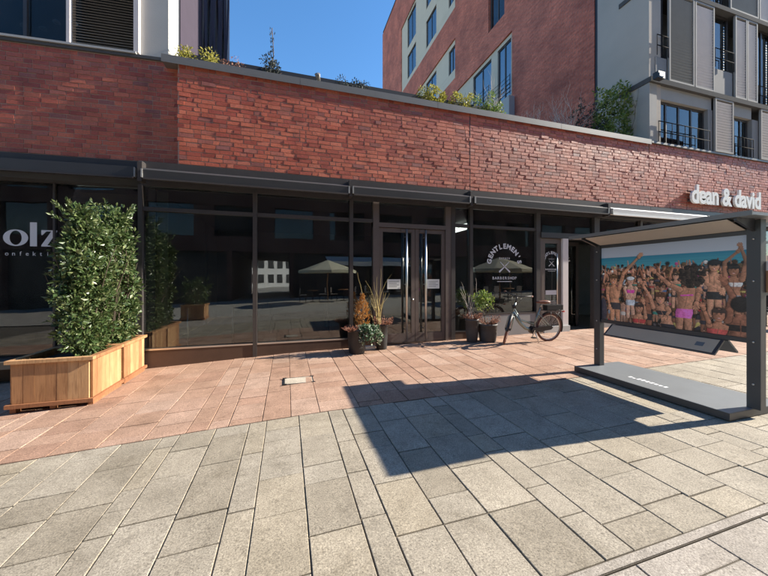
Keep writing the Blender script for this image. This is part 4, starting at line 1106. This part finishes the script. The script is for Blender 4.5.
CL = [(.05,.05,.07), (.75,.74,.70), (.65,.10,.30), (.10,.25,.55), (.06,.35,.30), (.7,.6,.2), (.5,.06,.06), (.03,.03,.03), (.35,.5,.65), (.12,.12,.14)]
def fig(x, y, s, skin=None, cloth=None, arms=0):
    sk = skin or prn.choice(SK); cl = cloth or prn.choice(CL); hr = prn.choice(HR)
    limb(x-.012*s, y-.20*s, x-.014*s, y-.42*s, .026*s, .018*s, sk); limb(x+.014*s, y-.20*s, x+.016*s, y-.42*s, .026*s, .018*s, sk)
    limb(x, y-.06*s, x, y-.20*s, .042*s, .038*s, sk if prn.random() < .5 else cl); 
    limb(x-.008*s, y-.20*s, x+.012*s, y-.20*s, .032*s, .032*s, cl)
    if prn.random() < .6: limb(x-.016*s, y-.09*s, x+.016*s, y-.09*s, .022*s, .022*s, cl)
    for sd in (-1, 1):
        if arms and prn.random() < .75: ex, ey = x+sd*.045*s, y+prn.uniform(-.02,.06)*s; limb(x+sd*.026*s, y-.05*s, ex, ey, .016*s, .013*s, sk); limb(ex, ey, x+sd*prn.uniform(.02,.06)*s, y+prn.uniform(.09,.15)*s, .013*s, .010*s, sk)
        else: limb(x+sd*.026*s, y-.05*s, x+sd*.045*s, y-.2*s, .016*s, .011*s, sk)
    ell(x, y+.025*s, .030*s, .040*s, sk); ell(x+prn.uniform(-.006,.006)*s, y+.043*s, .034*s, .030*s, hr if prn.random() < .8 else prn.choice(CL))
for row in range(9):
    yb = .70-row*.055; s = .55+row*.12; n = int(34-row*2.4)
    for k in range(n): fig((k+prn.uniform(.1,.9))/n, yb+prn.uniform(-.025,.03), s*prn.uniform(.85,1.15), arms=prn.random() < .4)
    img[(UY < yb-.02)] *= .96
for k in range(420):                                   # clutter of hands, bags and straps between the bodies
    x, y = prn.random(), prn.uniform(0, .52); limb(x, y, x+prn.gauss(0,.02), y+prn.gauss(0,.04), prn.uniform(.005,.018), .008, prn.choice(SK+CL+[(.02,.02,.02)]*5))
# larger front figures
def torso(x, y, s_, prof, c, lean=0):
    """prof: (drop, half width) in head units below the head centre"""
    v = (y-UY)/s_; hw = np.interp(v, [p[0] for p in prof], [p[1] for p in prof])*s_; cx = x+lean*(v*s_)/AS
    u = (UX-cx)*AS/np.maximum(hw, 1e-4); rng_ = (v > prof[0][0]) & (v < prof[-1][0])
    img[rng_ & (np.abs(u) < 1+.008/np.maximum(hw, 1e-3))] *= .5
    mk = rng_ & (np.abs(u) < 1); paint(mk, c); shade(mk, u, -.15*np.sin(u*5))
def person(x, y, s_, sk, top, bot, hair, arms=(), hat=None, back=False, lean=0):
    lx_ = lambda v: x+lean*v*s_/AS
    for sd in (-1, 1): limb(lx_(5.2)+sd*.5*s_/AS, y-5.2*s_, lx_(6)+sd*.6*s_/AS, y-9*s_, .55*s_, .38*s_, sk)
    torso(x, y, s_, [(.9, .42), (1.35, .5), (1.6, 1.35), (2.3, 1.30), (3.9, .86), (5.0, 1.05), (5.6, 1.0)], sk, lean)
    if top == 'shirt': pass
    elif top: torso(x, y, s_, [(2.25, 1.28), (2.7, 1.24), (3.05, 1.05)], top, lean)
    if bot: torso(x, y, s_, [(4.7, 1.02), (5.3, 1.12), (6.1, .98)], bot, lean)
    if not back: limb(x, y-1.9*s_, lx_(3.6), y-4.0*s_, .05*s_, .04*s_, tuple(c*.72 for c in sk))
    else: limb(x, y-1.7*s_, lx_(4.4), y-4.4*s_, .06*s_, .05*s_, tuple(c*.68 for c in sk))
    for (ex, ey, hx, hy) in arms:
        sd = 1 if ex > x else -1; limb(x+sd*1.2*s_/AS, y-1.75*s_, ex, ey, .42*s_, .32*s_, sk); limb(ex, ey, hx, hy, .32*s_, .2*s_, sk); hand(hx, hy, s_*21, tuple(min(1, c*1.1) for c in sk), math.atan2(hy-ey, (hx-ex)*AS))
    if hair: ell(x, y+.28*s_, .92*s_, .95*s_, hair)
    if not back:
        ell(x, y, .74*s_, .98*s_, sk)
        for sd in (-1, 1): ell(x+sd*.28*s_/AS, y+.12*s_, .15*s_, .07*s_, (.05,.03,.03)); limb(x+sd*.16*s_/AS, y+.30*s_, x+sd*.42*s_/AS, y+.30*s_, .05*s_, .04*s_, (.08,.04,.03))
        limb(x, y+.05*s_, x+.04*s_, y-.22*s_, .07*s_, .10*s_, tuple(c*.85 for c in sk)); ell(x, y-.52*s_, .26*s_, .10*s_, (.40,.10,.09)); ell(x, y-.50*s_, .17*s_, .035*s_, (.75,.72,.68))
        if hair: limb(x-.6*s_/AS, y+.62*s_, x+.6*s_/AS, y+.62*s_, .30*s_, .30*s_, hair)
    if hat: ell(x, y+.62*s_, .95*s_, .45*s_, hat)
for k in range(22):                                     # middle rows, bigger than the far crowd
    x, y, s_ = (k+.5+prn.uniform(-.3, .3))/22, prn.uniform(.44, .60), prn.uniform(.020, .026); sk = prn.choice(SK); sd = prn.choice((-1, 1))
    ar = [(x+sd*.035, y+prn.uniform(-.02, .04), x+sd*prn.uniform(.0, .05), y+prn.uniform(.08, .14))] if prn.random() < .6 else [(x+sd*.03, y-.09, x+sd*.01, y-.13)]
    person(x, y, s_, sk, prn.choice(CL+[None]*4), prn.choice(CL), prn.choice(HR), ar, hat=prn.choice([None]*5+[(.7,.7,.68), (.1,.2,.45), (.75,.6,.2)]))
for k in range(16):
    x, y, s_ = (k+.5+prn.uniform(-.3, .3))/16, prn.uniform(.22, .36), prn.uniform(.026, .034); sk = prn.choice(SK); sd = prn.choice((-1, 1))
    person(x, y, s_, sk, prn.choice(CL+[None]*3), prn.choice(CL), prn.choice(HR), [(x+sd*.05, y+prn.uniform(-.06, .03), x+sd*prn.uniform(.0, .06), y+prn.uniform(.04, .13))] if prn.random() < .5 else [], back=prn.random() < .3)
img[UY < .50] *= .62
person(.265, .545, 0.052, (.60,.37,.27), (.72,.08,.42), (.50,.58,.66), (.30,.2,.1), [(.215, .44, .235, .36), (.315, .45, .30, .37)], hat=(.62,.68,.72))
person(.395, .40, 0.055, (.26,.12,.075), (.03,.03,.035), (.03,.03,.035), (.02,.02,.02), [(.35, .28, .40, .25)])
person(.115, .555, 0.065, (.54,.28,.165), None, (.05,.05,.06), (.10,.06,.03), [(.205, .64, .335, .85), (.06, .34, .08, .2)], lean=.06)
ell(.02, .14, .05, .16, (.05,.05,.07))
person(.60, .60, 0.039, (.50,.28,.19), (.05,.35,.25), (.05,.05,.05), (.05,.04,.03), [(.57, .50, .585, .42)])
person(.83, .705, 0.057, (.52,.28,.18), None, (.03,.035,.04), (.03,.03,.03), [(.79, .52, .855, .47), (.905, .55, .88, .46)], hat=(.03,.03,.035))
person(.93, .655, 0.052, (.36,.18,.11), (.62,.62,.62), (.3,.3,.33), (.02,.02,.02), [(.885, .74, .952, .845), (.992, .74, .965, .885)])
person(.495, .335, 0.062, (.50,.26,.165), (.03,.03,.04), (.03,.03,.04), (.10,.05,.03), [(.425, .34, .352, .53), (.56, .20, .53, .12)], lean=.25)
person(.685, .58, 0.073, (.43,.22,.14), None, (.70,.16,.50), (.02,.018,.016), [(.555, .51, .452, .665), (.74, .40, .73, .30)], back=True, lean=-.12)
limb(.635, .385, .705, .395, .008, .008, (.66,.10,.45))
for k in range(240):
    a = prn.uniform(0, 6.28); q = prn.random()**.5; ell(.705+math.cos(a)*.112*q/AS, .60+math.sin(a)*.125*q, prn.uniform(.008, .019), prn.uniform(.008, .019), prn.choice([(.018,.015,.014), (.035,.028,.024), (.05,.04,.033)]))
person(.965, .30, 0.081, (.27,.12,.075), (.025,.022,.022), (.02,.02,.02), (.02,.018,.018), [(.925, .40, .885, .54)], back=True)
person(.855, .20, 0.065, (.40,.19,.115), (.55,.10,.09), (.05,.05,.06), (.05,.035,.03), [(.80, .12, .77, .26)], lean=-.1)
person(.335, .20, 0.060, (.46,.24,.15), (.50,.07,.07), (.1,.1,.3), (.04,.03,.03), [(.385, .13, .37, .27)])
def soft(n, m_):
    q = rng.standard_normal((n, m_)); ys2 = np.linspace(0, n-1.001, PH); xs2 = np.linspace(0, m_-1.001, PW); y0 = ys2.astype(int); x0 = xs2.astype(int); fy = (ys2-y0)[:, None]; fx_ = (xs2-x0)[None]
    return q[y0][:, x0]*(1-fy)*(1-fx_)+q[y0+1][:, x0]*fy*(1-fx_)+q[y0][:, x0+1]*(1-fy)*fx_+q[y0+1][:, x0+1]*fy*fx_
tex = 1+(.13*soft(30, 44)+.13*soft(70, 100)+.10*soft(140, 200))*(UY < shore+.03)
img *= np.clip(tex, .55, 1.5)[..., None]
warm = np.where(UY < shore, 1.0, 0)[..., None]*np.array((.14, .02, -.06))+1
img = np.clip(img*warm*np.where(UY < shore, 1.3, .95)[..., None], .012, 1)
m = bpy.data.meshes.new('photo_print'); ys_ = np.linspace(BY1-.054, BY0+.059, PW); zs_ = np.linspace(PZ1-.002, PZ0+.002, PH)
V = np.zeros((PH*PW, 3)); YY, ZZ = np.meshgrid(ys_, zs_); c0 = Vector((BX-.016, (BY0+BY1)/2, PZ0)); V[:, 1] = YY.ravel()-c0.y; V[:, 2] = ZZ.ravel()-c0.z
i = np.arange(PH*PW).reshape(PH, PW); Fq = np.stack([i[:-1,:-1], i[1:,:-1], i[1:,1:], i[:-1,1:]], -1).reshape(-1, 4)
m.from_pydata(V.tolist(), [], Fq.tolist()); at_ = m.color_attributes.new('print', 'FLOAT_COLOR', 'POINT'); at_.data.foreach_set('color', np.concatenate([img.reshape(-1, 3), np.ones((PH*PW, 1))], 1).ravel().astype(np.float32)); m.update()
pm, pt, pb = newmat('photo_print'); va = pt.nodes.new('ShaderNodeVertexColor'); va.layer_name = 'print'; pt.links.new(va.outputs[0], pb.inputs['Base Color']); pb.inputs['Roughness'].default_value = .45
m.materials.append(pm); link('photo_print', m, c0, ds, label='printed photograph of a crowd raising arms on a beach')

# ------------------------------------------------------------------ roof terrace planting
def shrub(name, px0, px1, ytop, Y, mat, label, n, size, zb_=ZT+.10, cat='shrub', group='shrubs on the roof terrace', top=False):
    a, b = fx(px0, Y), fx(px1, Y); zt = zpx(ytop, (a+b)/2, Y); h = zt-zb_
    r = empty(name, ((a+b)/2, Y, zb_), label, cat, group); st = MB(); m = MB()
    k_ = max(3, int((b-a)/.25))
    for k in range(k_):
        x = a+(b-a)*(k+.5)/k_; hh = h*random.uniform(.8, 1.08)*(1 if 0 < k < k_-1 else .85)
        twigs(st, (x, Y, zb_-.05), (random.gauss(0,.15), random.gauss(0,.15), 1), hh*.55, .010, 1, .35, 3)
        nc = max(4, int(hh/.10))
        for q in range(nc):
            u = (q+.5)/nc; w = (b-a)/k_*(.75 if not top else .6*(1.1-u))
            clump(m, (x+random.gauss(0, w*.4), Y+random.gauss(0, .09), zb_+hh*u*.95), random.uniform(.06, .13), max(6, n//(k_*nc)), size, aspect=.45, up=.3)
    if top:
        xx = (a+b)/2+.02; st.tube([(xx, Y, zb_), (xx+.03, Y, zb_+.6), (xx, Y, zb_+1.12)], .009, 5)
        for k in range(40): leaves(m, [((xx+random.gauss(0,.03), Y+random.gauss(0,.03), zb_+.5+random.random()*.6), (0,0,1))]*2, .06, aspect=.25, up=.5)
    st.build('trunk', M['bark'], r); m.build('crown', M[mat], r); return r
shrub('yellow_shrub', 180, 192, 43, 7.14, 'yellow_leaf', 'bright yellow-green tuft beside the purple flank panel', 420, .055)
shrub('yellow_shrub', 204, 216, 46, 7.14, 'yellow_leaf', 'yellow-green tuft below the dark drapes on the coping', 420, .055)
shrub('low_plant', 222, 244, 58, 7.14, 'heather', 'low dry brown plants along the coping below the sky', 300, .04)
shrub('conifer', 264, 278, 51, 7.14, 'dark_leaf', 'dark narrow spiky conifer standing alone against the blue sky', 900, .05, top=True)
shrub('low_shrub', 342, 366, 76, 7.14, 'dark_leaf', 'low dark mat of twigs on the roof edge against the sky', 700, .05)
shrub('golden_shrub', 424, 446, 84, 7.14, 'yellow_leaf', 'golden leafy shrub on the roof below the cream window bands', 1500, .06)
shrub('golden_shrub', 448, 472, 90, 7.14, 'yellow_leaf', 'second golden leafy shrub spreading along the roof edge', 1100, .06)
shrub('green_shrub', 473, 503, 92, 7.14, 'bright_leaf', 'olive green leafy shrub at the end of the golden ones', 1100, .06)
shrub('bamboo', 598, 640, 82, 7.5, 'bright_leaf', 'feathery green bamboo in front of the grey concrete flank', 3000, .11)
shrub('dark_shrub', 572, 612, 100, 7.7, 'dark_leaf', 'dark green shrub in shade at the foot of the brick flank', 1800, .07)
def bare(px, ytop, Y, label, n, L):
    x = fx(px, Y); r = empty('bare_shrub', (x, Y, ZT), label, 'shrub', 'bare shrubs on the roof terrace'); m = MB()
    for k in range(n): twigs(m, (x+random.gauss(0,.1), Y+random.gauss(0,.1), ZT-.05), (random.gauss(0,.35), random.gauss(0,.25), 1), L*.62*random.uniform(.6, 1), .010, 3, .5, 3, up=.25)
    m.build('twig', M['twig'], r); return r
bare(566, 55, 7.6, 'leafless shrub with many fine pale twigs before the brick flank', 7, 1.75)
bare(527, 90, 7.5, 'small leafless pale-twigged shrub on the roof edge', 5, 1.0)
bare(494, 60, 7.3, 'upright leafless twigs in front of the balcony window', 5, 1.3)
fxr = empty('roof_fixture', (fx(318), D+.1, ZT+.115), 'small grey spotlight fixed on top of the coping', 'spotlight')
MB().tube([(fx(318), D+.1, ZT+.112), (fx(318), D+.1, ZT+.24)], .02, 8).build('stalk', M['steel'], fxr)
MB().tube([(fx(317.5), D+.02, ZT+.30), (fx(319.5), D+.14, ZT+.22)], [.06, .035], 10).build('head', M['coping'], fxr)
for k, (px, y) in enumerate(((7, 25), (27, 28), (41.5, 21.5), (60, 22.5))):          # small white ornaments inside the left window
    s0 = lsx(px); p = lp(s0, -.35); zz = CAMZ-(y-HZ)/FPX*zc_at(p.x, p.y)
    r_ = MB(); r_.lathe((p.x, p.y, zz-.04), [(.005, -.02), (.05, .0), (.06, .03), (.035, .06), (.005, .075)], 10)
    r_.build('shell_ornament', M['white'], None, label=['small white shell-like ornament behind the dark upper window, farthest from the shutter', 'small white ornament behind the upper window beside the farthest one', 'tiny white ornament between the others behind the dark upper window', 'small white ornament behind the upper window next to the louvred shutter'][k], cat='ornament', group='white ornaments in the upper window')

# ------------------------------------------------------------------ inside the shops
for k in range(3):
    x = fx(474+7*k, D+1.2); o = MB().box(x, x+.06, D+1.0, D+3.4, 3.16, 3.2).build('ceiling_tube', M['tubelight'], None, label=['lit white tube lamp on the barber ceiling closest to the glazed door', 'middle one of three lit white tube lamps on the barber ceiling', 'lit white tube lamp on the barber ceiling farthest from the glazed door'][k], cat='lamp', group='lit tubes in the barber shop')
o = MB().box(fx(516, D+3), fx(521, D+3), D+3, D+3.3, 2.55, 2.62).build('pendant_lamp', M['warmlight'], None, label='small warm lamp deep inside the barber shop', cat='lamp')
bpole = empty('barber_pole', (fx(474.5), D+.22, 1.95), 'red white and blue striped barber pole inside the window edge', 'barber pole')
xx = fx(475)+.06
pm2, pt, pb = newmat('barber_stripes'); wv = N(pt, 'ShaderNodeTexWave', Scale=2.6); tc = pt.nodes.new('ShaderNodeTexCoord'); mp = N(pt, 'ShaderNodeMapping'); mp.inputs['Rotation'].default_value = (0, R(60), 0); pt.links.new(tc.outputs['Object'], mp.inputs[0]); pt.links.new(mp.outputs[0], wv.inputs[0])
c_ = ramp(pt, wv.outputs[0], [(0, (.7,.7,.7)), (.33, (.6,.05,.06)), (.5, (.7,.7,.7)), (.75, (.08,.12,.5))], 'CONSTANT'); pt.links.new(c_, pb.inputs['Base Color'])
MB().lathe((xx, D+.22, 1.95), [(.06, 0), (.06, .55)], 16).build('cylinder', pm2, bpole)
for z0 in (1.87, 2.5): MB().lathe((xx, D+.22, z0), [(.04, 0), (.075, .03), (.07, .08)], 16).build('cap', M['steel'], bpole)
def chair(x, y, label, rz):
    r = empty('barber_chair', (x, y, .12), label, 'chair', 'barber chairs'); 
    MB().lathe((x, y, .12), [(.28, 0), (.26, .03), (.05, .06), (.05, .4)], 16).build('base', M['steel'], r)
    bx('seat', M['brown_l'], r, x-.27, x+.27, y-.27, y+.27, .52, .66); bx('backrest', M['brown_l'], r, x-.27, x+.27, y+.2, y+.32, .67, 1.3)
    for s_ in (-1, 1): bx('armrest', M['black'], r, x+s_*.30-.04, x+s_*.30+.04, y-.2, y+.2, .80, .86)
chair(fx(505, D+1.6), D+1.6, 'brown leather barber chair behind the barber window lettering', 0); chair(fx(525, D+1.8), D+1.8, 'brown leather barber chair deeper in beside the glass door', 0)
bx('curtain', M['curtain'], None, fx(149, D+.4), fx(168, D+.4), D+.38, D+.42, .12, 3.25, label='grey-green curtain hanging behind the left shop window edge', cat='curtain')
for px in (188, 233):
    x = fx(px, D+.3); MB().tube([(x, D+.3, .12), (x, D+.3, .95)], .014, 8).build('slim_post', M['steel'], None, label='slim pale upright post behind the wide shop window, ' + ('closer to the timber planters' if px < 200 else 'farther from the timber planters'), cat='post', group='slim posts in the window')
tb = empty('display_table', (fx(300, D+2.2), D+2.2, .12), 'dark low display table deep inside the wide shop window', 'table')
xx = fx(300, D+2.2); bx('tabletop', M['wood_d'], tb, xx-.8, xx+.8, D+1.9, D+2.6, .86, .91)
for sx in (-1, 1):
    for sy in (-1, 1): bx('leg', M['black'], tb, xx+sx*.74-.03, xx+sx*.74+.03, D+2.25+sy*.3-.03, D+2.25+sy*.3+.03, .12, .858)

# ------------------------------------------------------------------ terrace furniture beyond the display stand
def bistro(x, y, label):
    zg_ = g(x); r = empty('bistro_chair', (x, y, zg_), label, 'chair', 'terrace chairs')
    bx('seat', M['black'], r, x-.21, x+.21, y-.21, y+.21, zg_+.44, zg_+.48); bx('backrest', M['black'], r, x+.17, x+.21, y-.2, y+.2, zg_+.55, zg_+.88)
    for sx in (-1, 1):
        for sy in (-1, 1): MB().tube([(x+sx*.19, y+sy*.19, zg_-.005), (x+sx*.19, y+sy*.19, zg_+(.44 if sx < 0 else .86))], .013, 6).build('leg', M['black'], r)
bistro(12.7, 5.3, 'black terrace chair glimpsed beyond the near post of the display stand'); bistro(13.6, 5.6, 'black terrace chair at the table farther along the shop front')
tb = empty('bistro_table', (13.1, 5.1, g(13.1)), 'small dark round terrace table beyond the display stand', 'table')
MB().lathe((13.1, 4.95, g(13.1)+.72), [(.35, 0), (.35, .03)], 20).build('tabletop', M['black'], tb); MB().lathe((13.1, 4.95, g(13.1)-.003), [(.22, 0), (.2, .02), (.03, .04), (.03, .72)], 14).build('pedestal', M['black'], tb)
bx('menu_poster', M['cream'], None, fx(760), fx(776), D+.025, D+.032, 1.25, 2.35, label='cream poster in the shop window beyond the display stand', cat='poster')

# ------------------------------------------------------------------ across the street (seen in the shop glass)
OY = -12.0
op = empty('brick_office_building', (6, OY-6, g(0)), 'dark brick and glass building across the street, mirrored in the shop windows', 'building')
MO = simple('opposite_brick', (.095,.047,.04), .85, var=.2, scale=.6)
def ob(name, mat, *a): return bx(name, mat, op, *a)
GAPX0, GAPX1 = -3.9, .2
for (x0, x1) in ((-40, GAPX0), (GAPX1, 45)):
    ob('ground_floor_glass', M['black'], x0, x1, OY-.4, OY-.3, g(x0)-1, 3.5)
    n = int((x1-x0)/4.2)
    for k in range(n+1):
        x = x0+(x1-x0)*k/n; ob('pier', MO, x-.3 if k else x, x+.3 if k < n else x, OY-.299, OY+.1, g(x)-.3, 3.5)
ob('brick_storey', MO, -40, 45, OY-.3, OY+.1, 3.505, 4.6)
for f_ in range(4):
    z0 = 4.6+f_*3.3
    ob('glass_storey', M['black'], -40, 45, OY-.4, OY-.25, z0, z0+2.3); ob('brick_storey', MO, -40, 45, OY-.3, OY+.1, z0+2.305, z0+3.295)
    for k in range(21):
        x = -40+k*4.2; w = bx('pier', MO, op, x, x+1.3, OY-.245, OY+.06, z0+.002, z0+2.303)
        wf = bx('window', M['glass_up'], op, x+1.35, x+4.15, OY-.2, OY-.18, z0+.02, z0+2.28)
ob('block', MO, -40, GAPX0-.02, OY-14, OY-.42, -1.5, 17.7); ob('block', MO, GAPX1+.02, 45, OY-14, OY-.42, -1.0, 17.7); ob('block', MO, GAPX0-.015, GAPX1+.015, OY-14, OY-.42, 3.51, 17.69)
fw = empty('white_far_building', (-8, -48, g(-8)), 'white far building seen mirrored through the passage', 'building')
fa = R(-38); fdx, fdy = Vector((math.cos(fa), math.sin(fa), 0)), Vector((-math.sin(fa), math.cos(fa), 0)); fc = Vector((-6, -46, 0))
MB().obox(fc-fdy*4+Vector((0, 0, 5)), fdx, fdy, (0,0,1), 20, 4, 7).build('wall', M['white'], fw)
for k in range(19):
    for f_ in range(4): MB().obox(fc+fdx*(-18+k*2.0)+Vector((0, 0, 1.5+f_*2.7)), fdx, fdy, (0,0,1), .6, .04, .8).build('window', M['black'], fw)
aw = empty('white_awning', (7, OY+.9, 2.6), 'white cafe awning across the street, mirrored in the shop windows', 'awning')
MB().add([(2.9, OY+.1, 3.3), (11.1, OY+.1, 3.3), (11.1, OY+1.8, 2.85), (2.9, OY+1.8, 2.85), (2.9, OY+1.8, 2.5), (11.1, OY+1.8, 2.5)], [(0,1,2,3), (3,2,5,4)]).build('canvas', M['white'], aw)
for x in (3.2, 10.8): MB().tube([(x, OY+.1, 2.9), (x, OY+1.75, 2.80)], .03, 8).build('arm', M['steel'], aw)
def parasol(x, y, rad, zr, za, label):
    r = empty('parasol', (x, y, g(x)), label, 'parasol', 'cream parasols across the street'); m = MB(); n = 8
    vs = [(x, y, za)]+[(x+rad*math.cos(2*PI*k/n), y+rad*math.sin(2*PI*k/n), zr) for k in range(n)]+[(x+rad*math.cos(2*PI*k/n), y+rad*math.sin(2*PI*k/n), zr-.16) for k in range(n)]
    m.add(vs, [(0, 1+k, 1+(k+1) % n) for k in range(n)]+[(1+k, 9+k, 9+(k+1) % n, 1+(k+1) % n) for k in range(n)]); m.build('canopy', M['parasol'], r)
    MB().tube([(x, y, g(x)), (x, y, za)], .028, 10).build('pole', M['wood'], r)
    for k in range(n): MB().tube([(x, y, za-.35), (x+rad*.95*math.cos(2*PI*k/n), y+rad*.95*math.sin(2*PI*k/n), zr+.0)], .010, 4).build('rib', M['wood'], r)
    bx('base', M['concrete_d'], r, x-.35, x+.35, y-.35, y+.35, g(x), g(x)+.08)
parasol(2.45, -6.3, 1.8, 2.02, 2.70, 'cream parasol mirrored beside the glazed double door')
parasol(11.6, -1.6, 1.8, 2.05, 2.75, 'cream parasol mirrored behind the barber lettering'); parasol(15.0, -5.0, 1.8, 2.1, 2.8, 'cream parasol standing farthest along the opposite terrace')
planter(-4.1, -3.25, -1.6, -.7, g(-3.7), 'timber planter box on the opposite side of the street, mirrored in the glass', .45)
hedge(-3.67, -1.15, .36, .46, .42, 1.15, 'low laurel bush in the box across the street, mirrored in the glass', 2500, 9)

def cafe_table(x, y, label):
    r = empty('cafe_table', (x, y, g(x)), label, 'table', 'cafe tables across the street')
    MB().lathe((x, y, g(x)+.72), [(.35, 0), (.35, .03)], 18).build('tabletop', M['wood'], r); MB().lathe((x, y, g(x)), [(.22, 0), (.2, .02), (.03, .04), (.03, .72)], 12).build('pedestal', M['black'], r)
def cafe_chair(x, y, sx, label):
    zg_ = g(x); r = empty('cafe_chair', (x, y, zg_), label, 'chair', 'cafe chairs across the street')
    bx('seat', M['louvre'], r, x-.21, x+.21, y-.21, y+.21, zg_+.44, zg_+.48); bx('backrest', M['louvre'], r, x+sx*.19-.02, x+sx*.19+.02, y-.2, y+.2, zg_+.55, zg_+.88)
    for a in (-1, 1):
        for b in (-1, 1): MB().tube([(x+a*.19, y+b*.19, zg_), (x+a*.19, y+b*.19, zg_+(.86 if a == sx else .44))], .014, 6).build('leg', M['black'], r)
for n_, (x, y) in enumerate(((1.6, -7.0), (3.6, -7.2), (6.2, -8.4), (8.6, -8.4), (10.6, -2.6), (12.8, -2.4))):
    where = ['by the first parasol pole', 'beyond the first parasol pole', 'under the white awning', 'at the awning end', 'before the second parasol', 'behind the second parasol'][n_]
    cafe_table(x, y, 'small round cafe table across the street '+where)
    for sx in (-1, 1): cafe_chair(x+sx*.62, y, sx, 'pale cafe chair across the street '+where+(', passage side' if sx < 0 else ', sunny side'))
